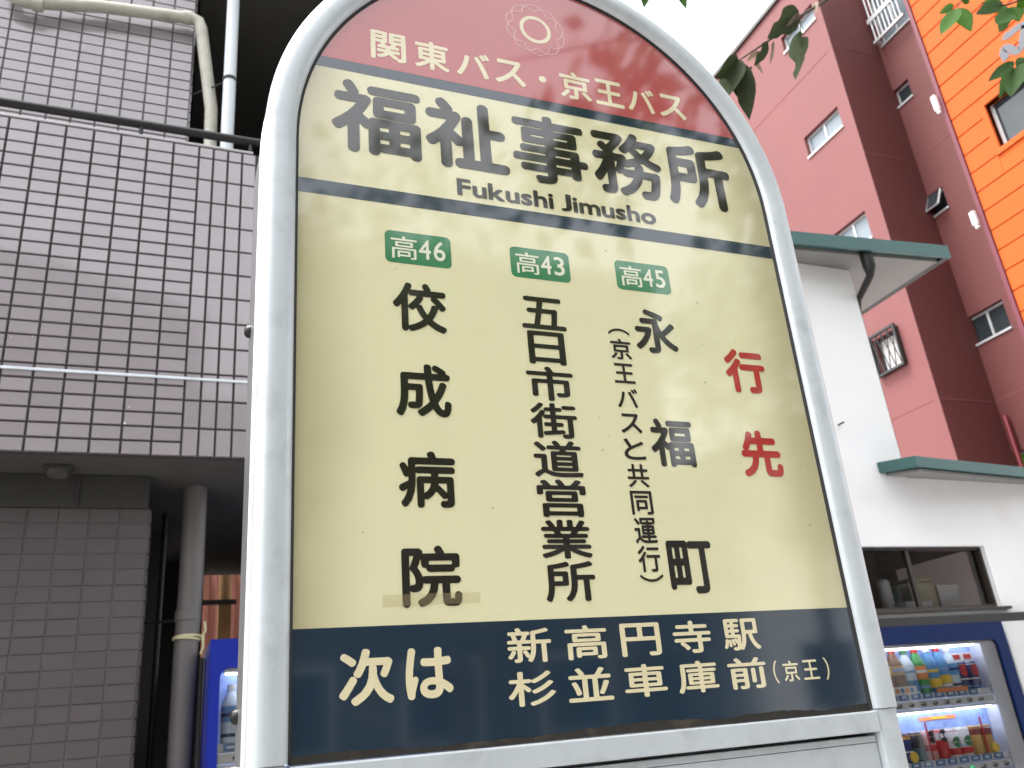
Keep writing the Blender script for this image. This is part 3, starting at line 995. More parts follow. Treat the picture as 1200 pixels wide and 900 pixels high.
# ------------------------------------------------------------------ what shows through the passage
shed = empty('rusty_shed', (0.5, 8.0, 0))
tag(shed, 'rust brown corrugated shed seen through the passage under the balcony', 'shed')
m = MB()
nx = 46
prof = [(-1.0+0.055*i, 0.018*(1 if i % 2 else -1)) for i in range(nx)]
vs_ = [(x, y, -0.1) for x, y in prof]+[(x, y, 3.17+0.02*x) for x, y in prof]
m.add(vs_, [(i, i+1, nx+i+1, nx+i) for i in range(nx-1)])
m.build('corrugated_wall', M['rust_sheet'], shed)
MB().box((-1.0, 0.05, -0.1), (1.45, 2.5, 2.85)).build('shed_body', M['rust_sheet'], shed)
o = MB().box((0.415, 6.45, -0.05), (0.500, 6.53, 2.605)).tube([(0.458, 6.49, 2.60), (0.458, 6.49, 2.95)], 0.043, n=12).build('wooden_post', M['wood'])
tag(o, 'orange brown wooden post standing in front of the rusty shed', 'post')
o2 = MB().box((0.20, 6.40, 2.60), (0.53, 6.448, 2.628)).build('post_arm', M['black_metal'], o)


# ------------------------------------------------------------------ vending machines and their drinks
def vending(name, label, x0, x1, yf, depth, h, body, disp, rows, parts_right=0.10, grp='vending machines at the roadside'):
    """disp: (u0, u1, z0, z1) recessed display in front coordinates; rows: list of (label_z, rail_z)"""
    root = empty(name, (x0, yf, 0))
    tag(root, label, 'vending machine')
    root['group'] = grp
    w = x1-x0
    u0, u1, z0, z1 = disp
    dz = 0.10
    rr = 0.035
    # door front: ring round the rounded display opening
    inn = rrect(u0, u1, z0, z1, rr, 6)
    n = len(inn)
    outp = []
    for ci, (ex, ez) in enumerate(((w-0.004, h-0.004), (0.004, h-0.004), (0.004, 0.10), (w-0.004, 0.10))):
        arc = inn[ci*7:ci*7+7]
        A_ = (ex, arc[0][1]) if ci in (0, 2) else (arc[0][0], ez)
        B_ = (arc[6][0], ez) if ci in (0, 2) else (ex, arc[6][1])
        for i in range(7):
            t = i/3 if i <= 3 else (i-3)/3
            p0, p1 = (A_, (ex, ez)) if i <= 3 else ((ex, ez), B_)
            outp.append((p0[0]+(p1[0]-p0[0])*t, p0[1]+(p1[1]-p0[1])*t))
    m = MB()
    vs_ = [(a, 0, b) for a, b in inn]+[(a, 0, b) for a, b in outp]+[(a, dz, b) for a, b in inn]
    fs = [(i, n+i, n+(i+1) % n, (i+1) % n) for i in range(n)]+[(i, (i+1) % n, 2*n+(i+1) % n, 2*n+i) for i in range(n)]
    m.add(vs_, fs)
    door = fix(m.build('door', M[body], root))
    # cabinet
    m = MB()
    m.box((0, 0.002, 0.10), (0.006, depth, h)).box((w-0.006, 0.002, 0.10), (w, depth, h)).box((0.006, 0.002, h-0.006), (w-0.006, depth, h))
    m.box((0.006, dz+0.002, 0.10), (w-0.006, depth, h-0.0062)).box((0.006, 0.002, 0.10), (w-0.006, dz, 0.106))
    m.build('cabinet', M[body], root)
    MB().box((0.03, 0.02, -0.002), (w-0.03, depth-0.03, 0.0995)).build('plinth', M['btn'], root)
    back = MB().box((u0+0.001, dz-0.012, z0+0.001), (u1-0.001, dz-0.002, z1-0.001)).build('display_back', M['lit_back'], root)
    # right-hand pale panel inside the display
    MB().box((u1-parts_right, 0.0175, z0+0.001), (u1-0.0005, dz-0.013, z1-0.0005)).build('side_panel', M['machine_panel'], root, bevel=0.004)
    pane_mb(u0+0.0005, u1-0.0005, 0.009, z0+0.0005, z1-0.0005).build('display_window', M['clear_glass'], root)
    xr = u1-parts_right
    for zt_ in [z1]+[r_[1]-0.017 for r_ in rows[:1]]:
        lh = MB().box((u0+0.001, 0.0125, zt_-0.014), (xr-0.004, 0.030, zt_-0.001)).build('lamp_housing', M['machine_white'], root)
        MB().tube([(u0+0.02, 0.042, zt_-0.012), (xr-0.02, 0.042, zt_-0.012)], 0.0075, n=8).build('light_tube', M['tube_light'], lh)
    for (zl, zr, count, x_first, pitch, green) in rows:
        shelf = MB().box((u0+0.001, 0.030, zl-0.030), (xr-0.002, dz-0.0125, zl-0.002)).build('shelf', M['machine_white'], root)
        rl = MB().box((u0+0.001, 0.0125, zr-0.017), (xr-0.012, 0.034, zr+0.017)).build('button_rail', M['machine_white'], root, bevel=0.004)
        bm_ = MB().lathe([(0.0145, 0.0), (0.0145, 0.005), (0.010, 0.009)], n=12)
        bmesh_ = bm_.mesh('push_button', M['btn'])
        bmg = bm_.mesh('push_button', M['btn_green'])
        pm = MB().box((-0.026, 0, -0.011), (0.026, 0.004, 0.011)).mesh('price_tag', M['price'])
        pw = MB().box((-0.016, -0.0012, -0.004), (0.010, 0.0, 0.005)).mesh('price_print', M['price_w'])
        for k in range(count):
            x = x_first+pitch*k
            if x > xr-0.03 or x < u0+0.02: continue
            o = link(bmg if k == green else bmesh_, 'push_button', rl, (x, 0.0125, zr), (R(90), 0, 0)); o.scale = (1, 0.62, 1)
            t_ = link(pm, 'price_tag', shelf, (x-0.018, 0.024, zl-0.014))
            link(pw, 'price_print', t_, (0, 0, 0))
    # lower half of the door
    MB().box((0.08, -0.012, 0.20), (0.52, -0.001, 0.42)).build('pickup_flap', M['btn'], root, bevel=0.006)
    MB().box((w-0.30, -0.014, 0.72), (w-0.09, -0.001, 0.98)).build('coin_panel', M['machine_panel'], root, bevel=0.006)
    return root


YV = 3.15
VX0, VX1 = 2.68, 3.838
vmR = vending('vending_machine', 'navy blue drinks vending machine standing below the white house window', VX0, VX1, YV, 0.72, 1.853, 'navy_machine',
              (0.07, 3.772-VX0, 1.10, 1.772), [(1.562, 1.514, 16, 3.644-VX0-0.0705*13, 0.0705, -1), (1.285, 1.236, 16, 3.618-VX0-0.0705*13, 0.0705, 10)], 0.100)
vmL = vending('vending_machine', 'bright blue drinks vending machine beside the grey downpipe under the balcony', 0.188, 1.25, 3.25, 0.70, 1.938, 'bright_blue',
              (0.035, 0.95, 1.10, 1.84), [(1.60, 1.552, 14, 0.10, 0.0705, -1), (1.33, 1.282, 14, 0.10, 0.0705, -1)], 0.10)
vmW = vending('vending_machine', 'white vending machine standing right beside the navy blue one', 3.868, 4.90, YV+0.02, 0.70, 1.853, 'machine_white',
              (0.11, 0.90, 1.10, 1.74), [(1.55, 1.50, 12, 0.17, 0.0705, -1), (1.28, 1.235, 12, 0.17, 0.0705, -1)], 0.10)


def bottle(name, label, cat, x, z, h, r_, body, lab=None, cap=None, yb=YV+0.060, band=(0.35, 0.75), logo=None, grp=None):
    root = empty(name, (x, yb, z))
    tag(root, label, cat, grp)
    MB().lathe([(r_*.92, 0), (r_, h*.03), (r_, h*.62), (r_*.93, h*.68), (r_*.5, h*.86), (r_*.42, h*.90), (r_*.42, h*.91)], n=16).build('bottle_body', M[body], root)
    if lab: MB().lathe([(r_*1.03, h*band[0]), (r_*1.03, h*min(band[1], .62))], n=16).build('bottle_label', M[lab], root)
    k_ = rng.random()
    MB().lathe([(r_*1.045, h*(.44+.06*k_)), (r_*1.045, h*(.50+.06*k_))], n=16).build('bottle_print', M[rng.choice(('white_paper', 'can_navy', 'can_red', 'yellow', 'sky_print'))], root)
    MB().lathe([(r_*1.012, h*.10), (r_*1.012, h*.16)], n=16).build('bottle_print', M[rng.choice(('white_paper', 'can_navy', 'sky_print'))], root)
    MB().lathe([(r_*.48, h*.905), (r_*.48, h)], n=14).build('bottle_cap', M[cap or 'cap_white'], root)
    return root


def can(name, label, cat, x, z, h, r_, body, top=None, logo=None, band=None, yb=YV+0.060, grp=None):
    root = empty(name, (x, yb, z))
    tag(root, label, cat, grp)
    MB().lathe([(r_*.80, 0), (r_, h*.07), (r_, h*.90), (r_*.82, h*.97)], n=18).build('can_body', M[body], root)
    MB().lathe([(r_*.84, h*.965), (r_*.84, h*.985), (r_*.72, h*.985), (r_*.70, h*.975)], n=18).build('can_rim', M['steel'], root)
    if band: MB().lathe([(r_*1.02, h*band[1]), (r_*1.02, h*band[2])], n=18).build('can_band', M[band[0]], root)
    MB().lathe([(r_*1.012, h*.34), (r_*1.012, h*.38)], n=18).build('can_print', M[rng.choice(('white_paper', 'gold', 'can_red', 'sky_print'))], root)
    MB().lathe([(r_*1.025, h*.86), (r_*1.025, h*.885)], n=18).build('can_print', M[rng.choice(('white_paper', 'gold', 'can_red'))], root)
    if logo:
        k = 14
        m = MB()
        vs_ = [(0, -r_*1.045, h*logo[1])]
        for i in range(k):
            a = 2*math.pi*i/k
            xx = r_*.68*math.cos(a)
            vs_.append((xx, -math.sqrt(max((r_*1.045)**2-xx*xx, 0)), h*logo[1]+r_*logo[2]*math.sin(a)))
        m.add(vs_, [(0, 1+i, 1+(i+1) % k) for i in range(k)])
        m.build('can_logo', M[logo[0]], root)
    return root


z1r, z2r = 1.560, 1.283
xs = [3.644-0.0705*k for k in range(12)]      # column centres of the navy machine, from its pale side panel outwards
bottle('drink_bottle', 'clear bottle with blue label in the navy vending machine', 'bottle', xs[2]-0.015, z1r, 0.19, .033, 'water_clear', 'blue_drink')
for k, nm in ((0, 'navy cola can with round red badge'), (1, 'navy cola can with round red badge')):
    can('drink_can', ('navy blue can with red badge next to the pale side panel', 'navy blue can with red badge next to the clear bottle')[k], 'can', xs[k]-0.035, z1r, 0.125, .0335, 'can_navy', logo=('can_red', .66, .8), band=('blue_drink', .06, .12))
    o = MB().box((-0.034, 0, 0), (0.034, 0.004, 0.040))
MB_tag = MB().box((xs[1]-0.07, YV+0.052, z1r+0.126), (xs[0]-0.002, YV+0.056, z1r+0.164)).build('display_card', M['white_paper'])
tag(MB_tag, 'white card with red print above the navy cans', 'card')
for k in (0, 1):
    MB().box((xs[k]-0.062, YV+0.0495, z1r+0.134), (xs[k]-0.016, YV+0.0515, z1r+0.156)).build('card_print', M['can_red'], MB_tag)
bottle('drink_bottle', 'blue bottle with yellow fruit print in the navy vending machine', 'bottle', xs[3]-0.005, z1r, 0.195, .0345, 'blue_drink', 'yellow', 'can_red', band=(.18, .36))
bottle('drink_bottle', 'blue bottle with green label in the navy vending machine', 'bottle', xs[4], z1r, 0.195, .0345, 'blue_drink', 'yellow', 'cap_white', band=(.10, .30))
bottle('drink_bottle', 'green bottle with orange diagonal label in the navy vending machine', 'bottle', xs[5], z1r, 0.195, .0345, 'green_drink', 'orange_print', 'can_red', band=(.30, .60))
bottle('drink_bottle', 'clear water bottle with white cap in the navy vending machine', 'bottle', xs[5]-0.068, z1r, 0.19, .0345, 'water_clear', 'blue_drink', 'leafgreen_print', band=(.05, .30))
for k in (0, 1):
    bottle('drink_bottle', ('brown tea bottle with tan label right beside the clear water bottle', 'brown tea bottle with tan label, one further from the clear water bottle')[k], 'bottle', xs[6]-0.066-0.0705*k, z1r, 0.20, .0355, 'tea_brown', 'tan_label', 'can_red', band=(.42, .62))
c_ = MB().box((xs[8], YV+0.0235, z1r-0.002), (xs[5]-0.075, YV+0.0265, z1r+0.034)).build('display_card', M['white_paper'])
tag(c_, 'white card with blue and orange spots below the tea bottles', 'card')
for k in range(4):
    MB().lathe([(0.011, 0), (0.011, 0.0012)], n=12).build('card_print', M['blue_drink' if k % 2 == 0 else 'orange_print'], c_, loc=(xs[5]-0.105-0.028*k, YV+0.0235, z1r+0.017)).rotation_euler = (R(90), 0, 0)
c_ = MB().box((xs[4]-0.03, YV+0.0215, z1r-0.004), (xs[2]+0.02, YV+0.0245, z1r+0.014)).build('display_card', M['orange_print'])
tag(c_, 'orange strip card below the blue bottles', 'card')
bd = MB().box((VX0+0.08, YV+0.0845, z1r+0.004), (xs[0]+0.010, YV+0.0868, z1r+0.150)).build('printed_backdrop', M['sky_print'], None)
tag(bd, 'blue printed backdrop behind the upper shelf of drinks', 'poster')
# second shelf
x2 = [3.618-0.0705*k for k in range(12)]
for k, (body, band, logo, lab) in enumerate((
        ('gold', ('maroon', .62, .92), None, 'gold and maroon coffee can in the navy vending machine'),
        ('gold', ('maroon', .66, .92), None, 'gold coffee can with dark red top in the navy vending machine'),
        ('white_paper', ('can_red', .08, .30), ('leafgreen_print', .50, .7), 'white can with green badge and red foot next to the gold cans'),
        ('white_paper', ('can_red', .08, .30), ('leafgreen_print', .50, .7), 'white can with green badge and red foot next to the red can'),
        ('can_red', ('white_paper', .62, .90), ('coffee', .76, .8), 'red can with dark badge on white in the vending machine'),
        ('pink', ('can_red', .30, .50), ('coffee', .76, .8), 'pink can with dark badge and red band in the vending machine'),
        ('coffee', ('cloth_teal', .05, .45), None, 'black coffee can with teal foot in the navy vending machine'),
        ('can_navy', ('gold', .76, .90), None, 'dark navy coffee can with gold top in the vending machine'),
        ('coffee', ('gold', .78, .90), None, 'black coffee can with gold top in the vending machine'))):
    can('drink_can', lab, 'can', x2[k]-0.030, z2r, 0.124, .0335, body, band=band, logo=logo)
for k, (x, c) in enumerate(((x2[0]-0.025, 'yellow'), (x2[7]-0.02, 'yellow'))):
    o = MB().lathe([(0.021, 0), (0.023, 0.004), (0.021, 0.007)], n=18).build('round_tag', M[c], loc=(x, YV+0.0275, z2r+0.022))
    o.rotation_euler = (R(90), 0, 0)
    tag(o, ('round yellow tag in front of the gold cans', 'round yellow tag in front of the dark navy coffee can')[k], 'tag')
c_ = MB().box((x2[5]-0.02, YV+0.084, z2r+0.160), (x2[2]-0.01, YV+0.087, z2r+0.176)).build('display_card', M['orange_print'])
tag(c_, 'thin orange strip card above the second shelf of cans', 'card')
MB().box((x2[4]-0.02, YV+0.0815, z2r+0.164), (x2[3]-0.0, YV+0.0835, z2r+0.173)).build('card_print', M['yellow'], c_)
for a, b, nm in ((x2[1]-0.002, x2[1]+0.006, 'beside the gold cans'), (x2[6]+0.018, x2[6]+0.026, 'beside the black coffee can')):
    o = MB().box((a, YV+0.028, z2r+0.002), (b, YV+0.031, z2r+0.155)).build('shelf_divider', M['can_red'])
    tag(o, 'upright red divider strip '+nm, 'divider')
# drinks of the other two machines
for i, nm in enumerate(('clear', 'green', 'brown')):
    bottle('drink_bottle', nm+' drink bottle in the bright blue vending machine', 'bottle', 0.188+0.08+0.0705*i, 1.60, 0.19, .033, ('water_clear', 'green_drink', 'tea_brown')[i], ('blue_drink', 'yellow', 'tan_label')[i], yb=3.25+0.06)

# ------------------------------------------------------------------ white house on the right
YH = 4.0
house = empty('white_house', (4.4, YH, 0))
tag(house, 'white rendered house with dark green eaves behind the vending machines', 'house')
ho = Vector((-4.4, -YH, 0))


def hb(mb, name, material, parent=house, **k):
    o = mb.build(name, material, parent, **k)
    if parent is house: o.location = ho
    return o


WX0, WX1, WZ0, WZ1 = 3.45, 4.915, 2.035, 2.420
ZE = 4.395
xs_ = [1.6, WX0, 4.42, WX1, 7.2]
zs_ = [-0.1, WZ0, WZ1, 2.86, ZE]


def filled(x, z):
    if WX0 < x < WX1 and WZ0 < z < WZ1: return False
    if x > 4.42 and z > 2.86: return False
    return True


hb(wall_cells(xs_, zs_, filled, YH, YH+0.14), 'front_wall', M['white_wall'])
hb(MB().box((1.6, YH+0.9, -0.1), (4.42, 8.0, ZE)).box((1.6, YH+0.141, 2.6), (4.42, YH+0.9, ZE)), 'upper_block', M['white_wall'])
hb(MB().box((4.421, YH+0.9, -0.1), (7.2, 8.0, 2.86)).box((4.421, YH+0.141, 2.6), (7.2, YH+0.9, 2.86)), 'lower_block', M['white_wall'])
# small nail in the wall
nl = onY(983, 498, YH)
hb(MB().tube([(nl.x-0.004, YH+0.01, nl.z), (nl.x-0.004, YH-0.05, nl.z)], 0.006, n=8), 'wall_hook', M['black_metal'])
# window: frame, sliding leaf stile, panes, sill
win = hb(MB().box((WX0, YH+0.03, WZ0), (WX1, YH+0.09, WZ0+0.022)).box((WX0, YH+0.03, WZ1-0.018), (WX1, YH+0.09, WZ1)).box((WX0, YH+0.03, WZ0+0.022), (WX0+0.018, YH+0.09, WZ1-0.018)).box((WX1-0.018, YH+0.03, WZ0+0.022), (WX1, YH+0.09, WZ1-0.018)), 'window', M['brown_alu'])
xm = 4.294
for a, b in ((xm-0.014, xm+0.014), (xm-0.72, xm-0.694)):
    MB().box((a, YH+0.040, WZ0+0.0225), (b, YH+0.065, WZ1-0.0185)).build('window_stile', M['brown_alu'], win)
pane_mb(WX0+0.019, xm-0.0145, YH+0.052, WZ0+0.0225, WZ1-0.0185).build('window_pane', M['glass'], win)
pane_mb(xm+0.0145, WX1-0.0185, YH+0.064, WZ0+0.0225, WZ1-0.0185).build('window_pane', M['glass'], win)
MB().box((WX0-0.03, YH-0.035, WZ0-0.018), (WX1+0.045, YH+0.10, WZ0-0.001)).build('window_sill', M['brown_alu'], win, bevel=0.002)
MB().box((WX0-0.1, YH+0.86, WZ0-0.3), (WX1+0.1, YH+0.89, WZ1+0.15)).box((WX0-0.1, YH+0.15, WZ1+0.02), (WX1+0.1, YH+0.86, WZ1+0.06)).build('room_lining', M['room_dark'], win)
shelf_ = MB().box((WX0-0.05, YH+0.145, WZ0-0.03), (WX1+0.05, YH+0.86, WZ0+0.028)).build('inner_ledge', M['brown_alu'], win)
ZL = WZ0+0.028
# things on the ledge behind the pane
bt = onY(1036, 690, YH+0.22)
o = MB().lathe([(0.037, 0), (0.040, 0.01), (0.040, 0.17), (0.036, 0.185), (0.018, 0.195)], n=18).build('white_bottle', M['cap_white'], loc=(bt.x, YH+0.22, ZL))
tag(o, 'plain white bottle on the ledge behind the house window', 'bottle')
o = MB().box((-.10, -.06, 0), (.10, .06, .10)).box((-.085, -.05, .10), (.07, .05, .135)).build('folded_cloth', M['cloth_teal'], loc=(bt.x+0.20, YH+0.32, ZL), bevel=0.015)
tag(o, 'folded dark teal cloth beside the white bottle in the window', 'cloth')
o = MB().box((-.11, -.05, 0), (.11, .05, .045)).build('paper_pile', M['white_paper'], loc=(bt.x+0.17, YH+0.19, ZL), bevel=0.004)
tag(o, 'low white paper pile beside the white bottle in the window', 'paper')
o = MB().box((-.11, -.09, 0), (.10, .09, .17)).box((-.09, -.08, .171), (.11, .08, .196)).build('paper_stack', M['beige_paper'], loc=(4.50, YH+0.27, ZL), bevel=0.006)
tag(o, 'beige stack of papers behind the right window pane', 'paper')
o = MB().box((-.09, -.04, 0), (.09, .05, .15)).build('white_box', M['white_paper'], loc=(4.73, YH+0.24, ZL), bevel=0.004)
tag(o, 'white box standing beside the beige papers in the window', 'box')
o = MB().box((-.20, -.10, 0), (.20, .10, .20)).box((-.16, -.09, .201), (.17, .09, .225)).build('cardboard_box', M['cardboard'], loc=(4.66, YH+0.58, ZL), bevel=0.006)
tag(o, 'brown cardboard box behind the papers in the window', 'box')
# black canopy beam over the machines
hb(MB().box((1.7, YH-0.07, 1.925), (7.2, YH-0.0005, 1.990)), 'canopy_beam', M['black_metal'], bevel=0.004)
# upper roof, its front edge not quite parallel to the wall
rt, rbm = 4.492, 4.397
fa, fb = Vector((5.06, 3.70, 0)), Vector((1.0, 4.06, 0))
roof = hb(MB().prism([(fa.x, fa.y, rbm+0.03), (5.06, 8.6, rbm+0.03), (1.0, 8.6, rbm+0.03), (fb.x, fb.y, rbm+0.03)], (0, 0, rt-rbm-0.03)), 'upper_roof', M['green_metal'])
fix(roof)
n_ = Vector((-(fb.y-fa.y), fb.x-fa.x, 0)).normalized()
if n_.y > 0: n_ = -n_
m = MB()
m.prism([fa+n_*0.02+Vector((0, 0, rbm)), fb+n_*0.02+Vector((0, 0, rbm)), fb+n_*0.001+Vector((0, 0, rbm)), fa+n_*0.001+Vector((0, 0, rbm))], (0, 0, rt-rbm+0.004))
fix(m.build('fascia', M['green_metal'], roof))
fix(MB().prism([(fa.x-0.05, fa.y+0.06, rbm+0.004), (fa.x-0.05, 8.5, rbm+0.004), (1.0, 8.5, rbm+0.004), (fb.x, fb.y+0.06, rbm+0.004)], (0, 0, 0.025)).build('soffit_board', M['soffit_white'], roof))
fix(MB().prism([(fa.x-0.049, fa.y+0.005, rbm+0.003), (fa.x-0.001, fa.y+0.005, rbm+0.003), (fa.x-0.001, 8.5, rbm+0.003), (fa.x-0.049, 8.5, rbm+0.003)], (0, 0, 0.026)).build('rake_board', M['black_metal'], roof))
# black gutter bracket and elbow under the eave corner
e0 = onY(1018, 310, 3.80); e1 = onY(1019, 322, 3.82); e2 = onY(1007, 345, 3.98)
MB().tube([(e0.x, 3.80, rbm+0.03), (e0.x, 3.80, e0.z-0.02), (e1.x, e1.y, e1.z-0.01), (e2.x+0.02, 4.02, e2.z-0.02), (4.45, 4.05, e2.z-0.12), (4.45, 4.05, 2.9)], [0.045, 0.042, 0.026, 0.022, 0.020, 0.020], n=12).build('gutter_pipe', M['black_metal'], roof)
# lower eave
la, lb = Vector((4.20, 3.70, 2.832)), Vector((5.36, 3.835, 2.832))
ld = (lb-la).normalized()
lb = la+ld*3.2
ln = Vector((ld.y, -ld.x, 0))
m = MB()
bk = Vector((0, 0.36, 0.058))
m.prism([la, la+Vector((0, 0, 0.070)), la+Vector((0, 0.30, 0.125)), la+Vector((0, 0.30, 0.055))], lb-la)
low = fix(hb(m, 'lower_roof', M['green_metal'], bevel=0.003))
m = MB().prism([la+Vector((0.05, 0.035, -0.016)), la+Vector((0.05, 0.035, 0.0)), la+Vector((0.05, 0.29, 0.050)), la+Vector((0.05, 0.29, 0.034))], (lb-la)*0.97)
fix(m.build('lower_soffit', M['soffit_white'], low))

# ------------------------------------------------------------------ red building and orange building
XA, XCC, YB = 13.6, 15.1, 11.2
red = empty('red_building', (XA, YB, 0))
tag(red, 'salmon red multi-storey building with a recessed bay and small windows', 'building')
ro = Vector((-XA, -YB, 0))


def rbld(mb, name, material, parent=red, **k):
    o = mb.build(name, material, parent, **k)
    if parent is red: o.location = ro
    return o


ZTOP = 1.5+1.226*XA
winA, winC = [], []
for q in (((915, 45), (955.5, 21)), ((942, 162), (987.6, 147)), ((977, 275), (1022, 277)), ((1023.7, 400), (1061, 424))):
    a, b = onX(*q[0], XA), onX(*q[1], XA)
    winA.append((b.y, a.y, b.z, a.z))
for q in (((1015.5, 0), (1066.5, 21)), ((1046, 108), (1069.5, 111)), ((1084.5, 232.5), (1111.5, 241.5)), ((1129.5, 375), (1185, 382.5)), ((1180, 534), (1216, 545))):
    a, b = onX(*q[0], XCC), onX(*q[1], XCC)
    winC.append((b.y, a.y, b.z, a.z))


def holed(y0, y1, z0, z1, wins, x0, x1):
    ys = sorted({y0, y1, *[w_[0] for w_ in wins], *[w_[1] for w_ in wins]})
    zs2 = sorted({z0, z1, *[w_[2] for w_ in wins], *[w_[3] for w_ in wins]})
    return wall_cells(ys, zs2, lambda y, z: not any(w_[0] < y < w_[1] and w_[2] < z < w_[3] for w_ in wins), x0, x1, along='Y')


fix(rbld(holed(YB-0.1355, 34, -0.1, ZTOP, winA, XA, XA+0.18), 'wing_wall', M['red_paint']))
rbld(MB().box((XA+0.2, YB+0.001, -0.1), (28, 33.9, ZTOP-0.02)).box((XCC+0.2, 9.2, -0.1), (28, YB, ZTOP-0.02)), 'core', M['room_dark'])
rbld(MB().box((XA+0.003, YB-0.14, -0.1), (XCC+0.1, YB-0.1358, ZTOP)), 'return_wall', M['bay_shade'])
fix(rbld(holed(8.96, YB-0.1405, -0.1, ZTOP, winC, XCC, XCC+0.18), 'bay_wall', M['bay_shade']))
rbld(MB().box((XA-0.06, YB-0.2, ZTOP), (28, 34, ZTOP+0.10)), 'roof_edge', M['brown_alu'])
for fl in (1.5+0.397*XA, 1.5+1.037*XA, 1.5+0.72*XA-1.0):
    pass
for zj, X_, a, b in ((onX(1066, 482, XA).z, XA, YB, 34), (onX(930, 103, XA).z, XA, YB, 34), (onX(1090, 175, XCC).z, XCC, 8.92, YB-.15), (onX(1158, 474, XCC).z, XCC, 8.92, YB-.15)):
    rbld(MB().box((X_-0.004, a+0.01, zj-0.014), (X_-0.0005, b-0.01, zj+0.014)), 'wall_joint', M['red_trim'] if False else mat('joint shade', (0.19, 0.056, 0.054), 0.9))
jm = bpy.data.materials['joint shade']
for zj in (onX(972, 54, XA).z, onX(1008, 182, XA).z, onX(1085, 474, XA).z):
    rbld(MB().box((XA+0.01, YB-0.1440, zj-0.014), (XCC-0.01, YB-0.1405, zj+0.014)), 'wall_joint', jm)


def side_window(w_, X, frame, panes, parent, split=True, fr=0.05, rec=0.10, bars=False):
    y0, y1, z0, z1 = w_
    f_ = MB().box((X+rec, y0, z0), (X+rec+0.05, y1, z0+fr)).box((X+rec, y0, z1-fr), (X+rec+0.05, y1, z1)).box((X+rec, y0, z0+fr), (X+rec+0.05, y0+fr, z1-fr)).box((X+rec, y1-fr, z0+fr), (X+rec+0.05, y1, z1-fr)).build('window', M[frame], parent)
    f_.location = ro if parent is red else oo
    ym = (y0+y1)/2
    if split:
        MB().box((X+rec-0.004, ym-fr*.5, z0+fr), (X+rec+0.046, ym+fr*.5, z1-fr)).build('window_stile', M[frame], f_)
    for k, (a, b) in enumerate(((y0+fr, ym-fr*.5), (ym+fr*.5, y1-fr)) if split else ((y0+fr, y1-fr),)):
        MB().box((X+rec+0.02+0.004*k, a, z0+fr), (X+rec+0.035+0.004*k, b, z1-fr)).build('window_pane', M[panes[k % len(panes)]], f_)
    MB().box((X-0.03, y0-0.02, z0-0.045), (X+rec+0.02, y1+0.02, z0-0.0005)).build('window_sill', M[frame], f_)
    return f_


for k, w_ in enumerate(winA):
    side_window(w_, XA, 'win_alu' if k < 3 else 'brown_alu', ('win_frost',) if k < 3 else ('white_paper',), red, split=k < 3)
# barred lower window
y0, y1, z0, z1 = winA[3]
grl = rbld(MB().box((XA-0.12, y0-0.06, z0-0.08), (XA-0.06, y1+0.06, z0-0.03)).box((XA-0.12, y0-0.06, z1+0.03), (XA-0.06, y1+0.06, z1+0.08)).box((XA-0.12, y0-0.06, z0-0.03), (XA-0.0, y0-0.02, z1+0.03)).box((XA-0.12, y1+0.02, z0-0.03), (XA-0.0, y1+0.06, z1+0.03)), 'window_grille', M['black_metal'])
for k in range(4):
    a = y0+(y1-y0)*k/4; b = y0+(y1-y0)*(k+1)/4
    MB().tube([(XA-0.09, a, z0-0.04), (XA-0.09, b, z1+0.04)], 0.012, n=6).build('grille_bar', M['black_metal'], grl)
    MB().tube([(XA-0.09, b, z0-0.04), (XA-0.09, a, z1+0.04)], 0.012, n=6).build('grille_bar', M['black_metal'], grl)
for k, w_ in enumerate(winC):
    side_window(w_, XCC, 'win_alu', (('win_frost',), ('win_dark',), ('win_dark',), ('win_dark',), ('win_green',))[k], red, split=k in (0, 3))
# balcony-like bars on the top bay window
y0, y1, z0, z1 = winC[0]
grl = rbld(MB().box((XCC-0.22, y0-0.02, z0+0.02), (XCC-0.16, y1+0.02, z0+0.08)).box((XCC-0.22, y0-0.02, z0+0.62), (XCC-0.16, y1+0.02, z0+0.74)).box((XCC-0.16, y0, z0+0.63), (XCC+0.0, y0+0.05, z0+0.70)).box((XCC-0.16, y1-0.05, z0+0.63), (XCC+0.0, y1, z0+0.70)).box((XCC-0.16, y1-0.05, z0+0.02), (XCC+0.0, y1, z0+0.07)), 'window_rail', M['win_alu'])
for k in range(8):
    yy = y0+(y1-y0)*(k+.5)/8
    MB().tube([(XCC-0.19, yy, z0+0.05), (XCC-0.19, yy, z1)], 0.02, n=6).build('rail_bar', M['win_alu'], grl)
# tilted-open sash of the third bay window
y0, y1, z0, z1 = winC[2]
sash = rbld(MB().prism([(XCC+0.02, y0+.03, z1-.03), (XCC-0.20, y0+.03, z0+.06), (XCC-0.225, y0+.03, z0+.075), (XCC-0.005, y0+.03, z1-.01)], (0, 0.04, 0)).prism([(XCC+0.02, y1-.07, z1-.03), (XCC-0.20, y1-.07, z0+.06), (XCC-0.225, y1-.07, z0+.075), (XCC-0.005, y1-.07, z1-.01)], (0, 0.04, 0)).prism([(XCC-0.17, y0+.07, z0+.09), (XCC-0.20, y0+.07, z0+.06), (XCC-0.225, y0+.07, z0+.075), (XCC-0.195, y0+.07, z0+.105)], (0, y1-y0-.14, 0)), 'open_sash', M['win_alu'])
MB().prism([(XCC+0.01, y0+.07, z1-.03), (XCC-0.19, y0+.07, z0+.07), (XCC-0.195, y0+.07, z0+.08), (XCC+0.005, y0+.07, z1-.02)], (0, y1-y0-.14, 0)).build('sash_pane', M['win_dark'], sash)
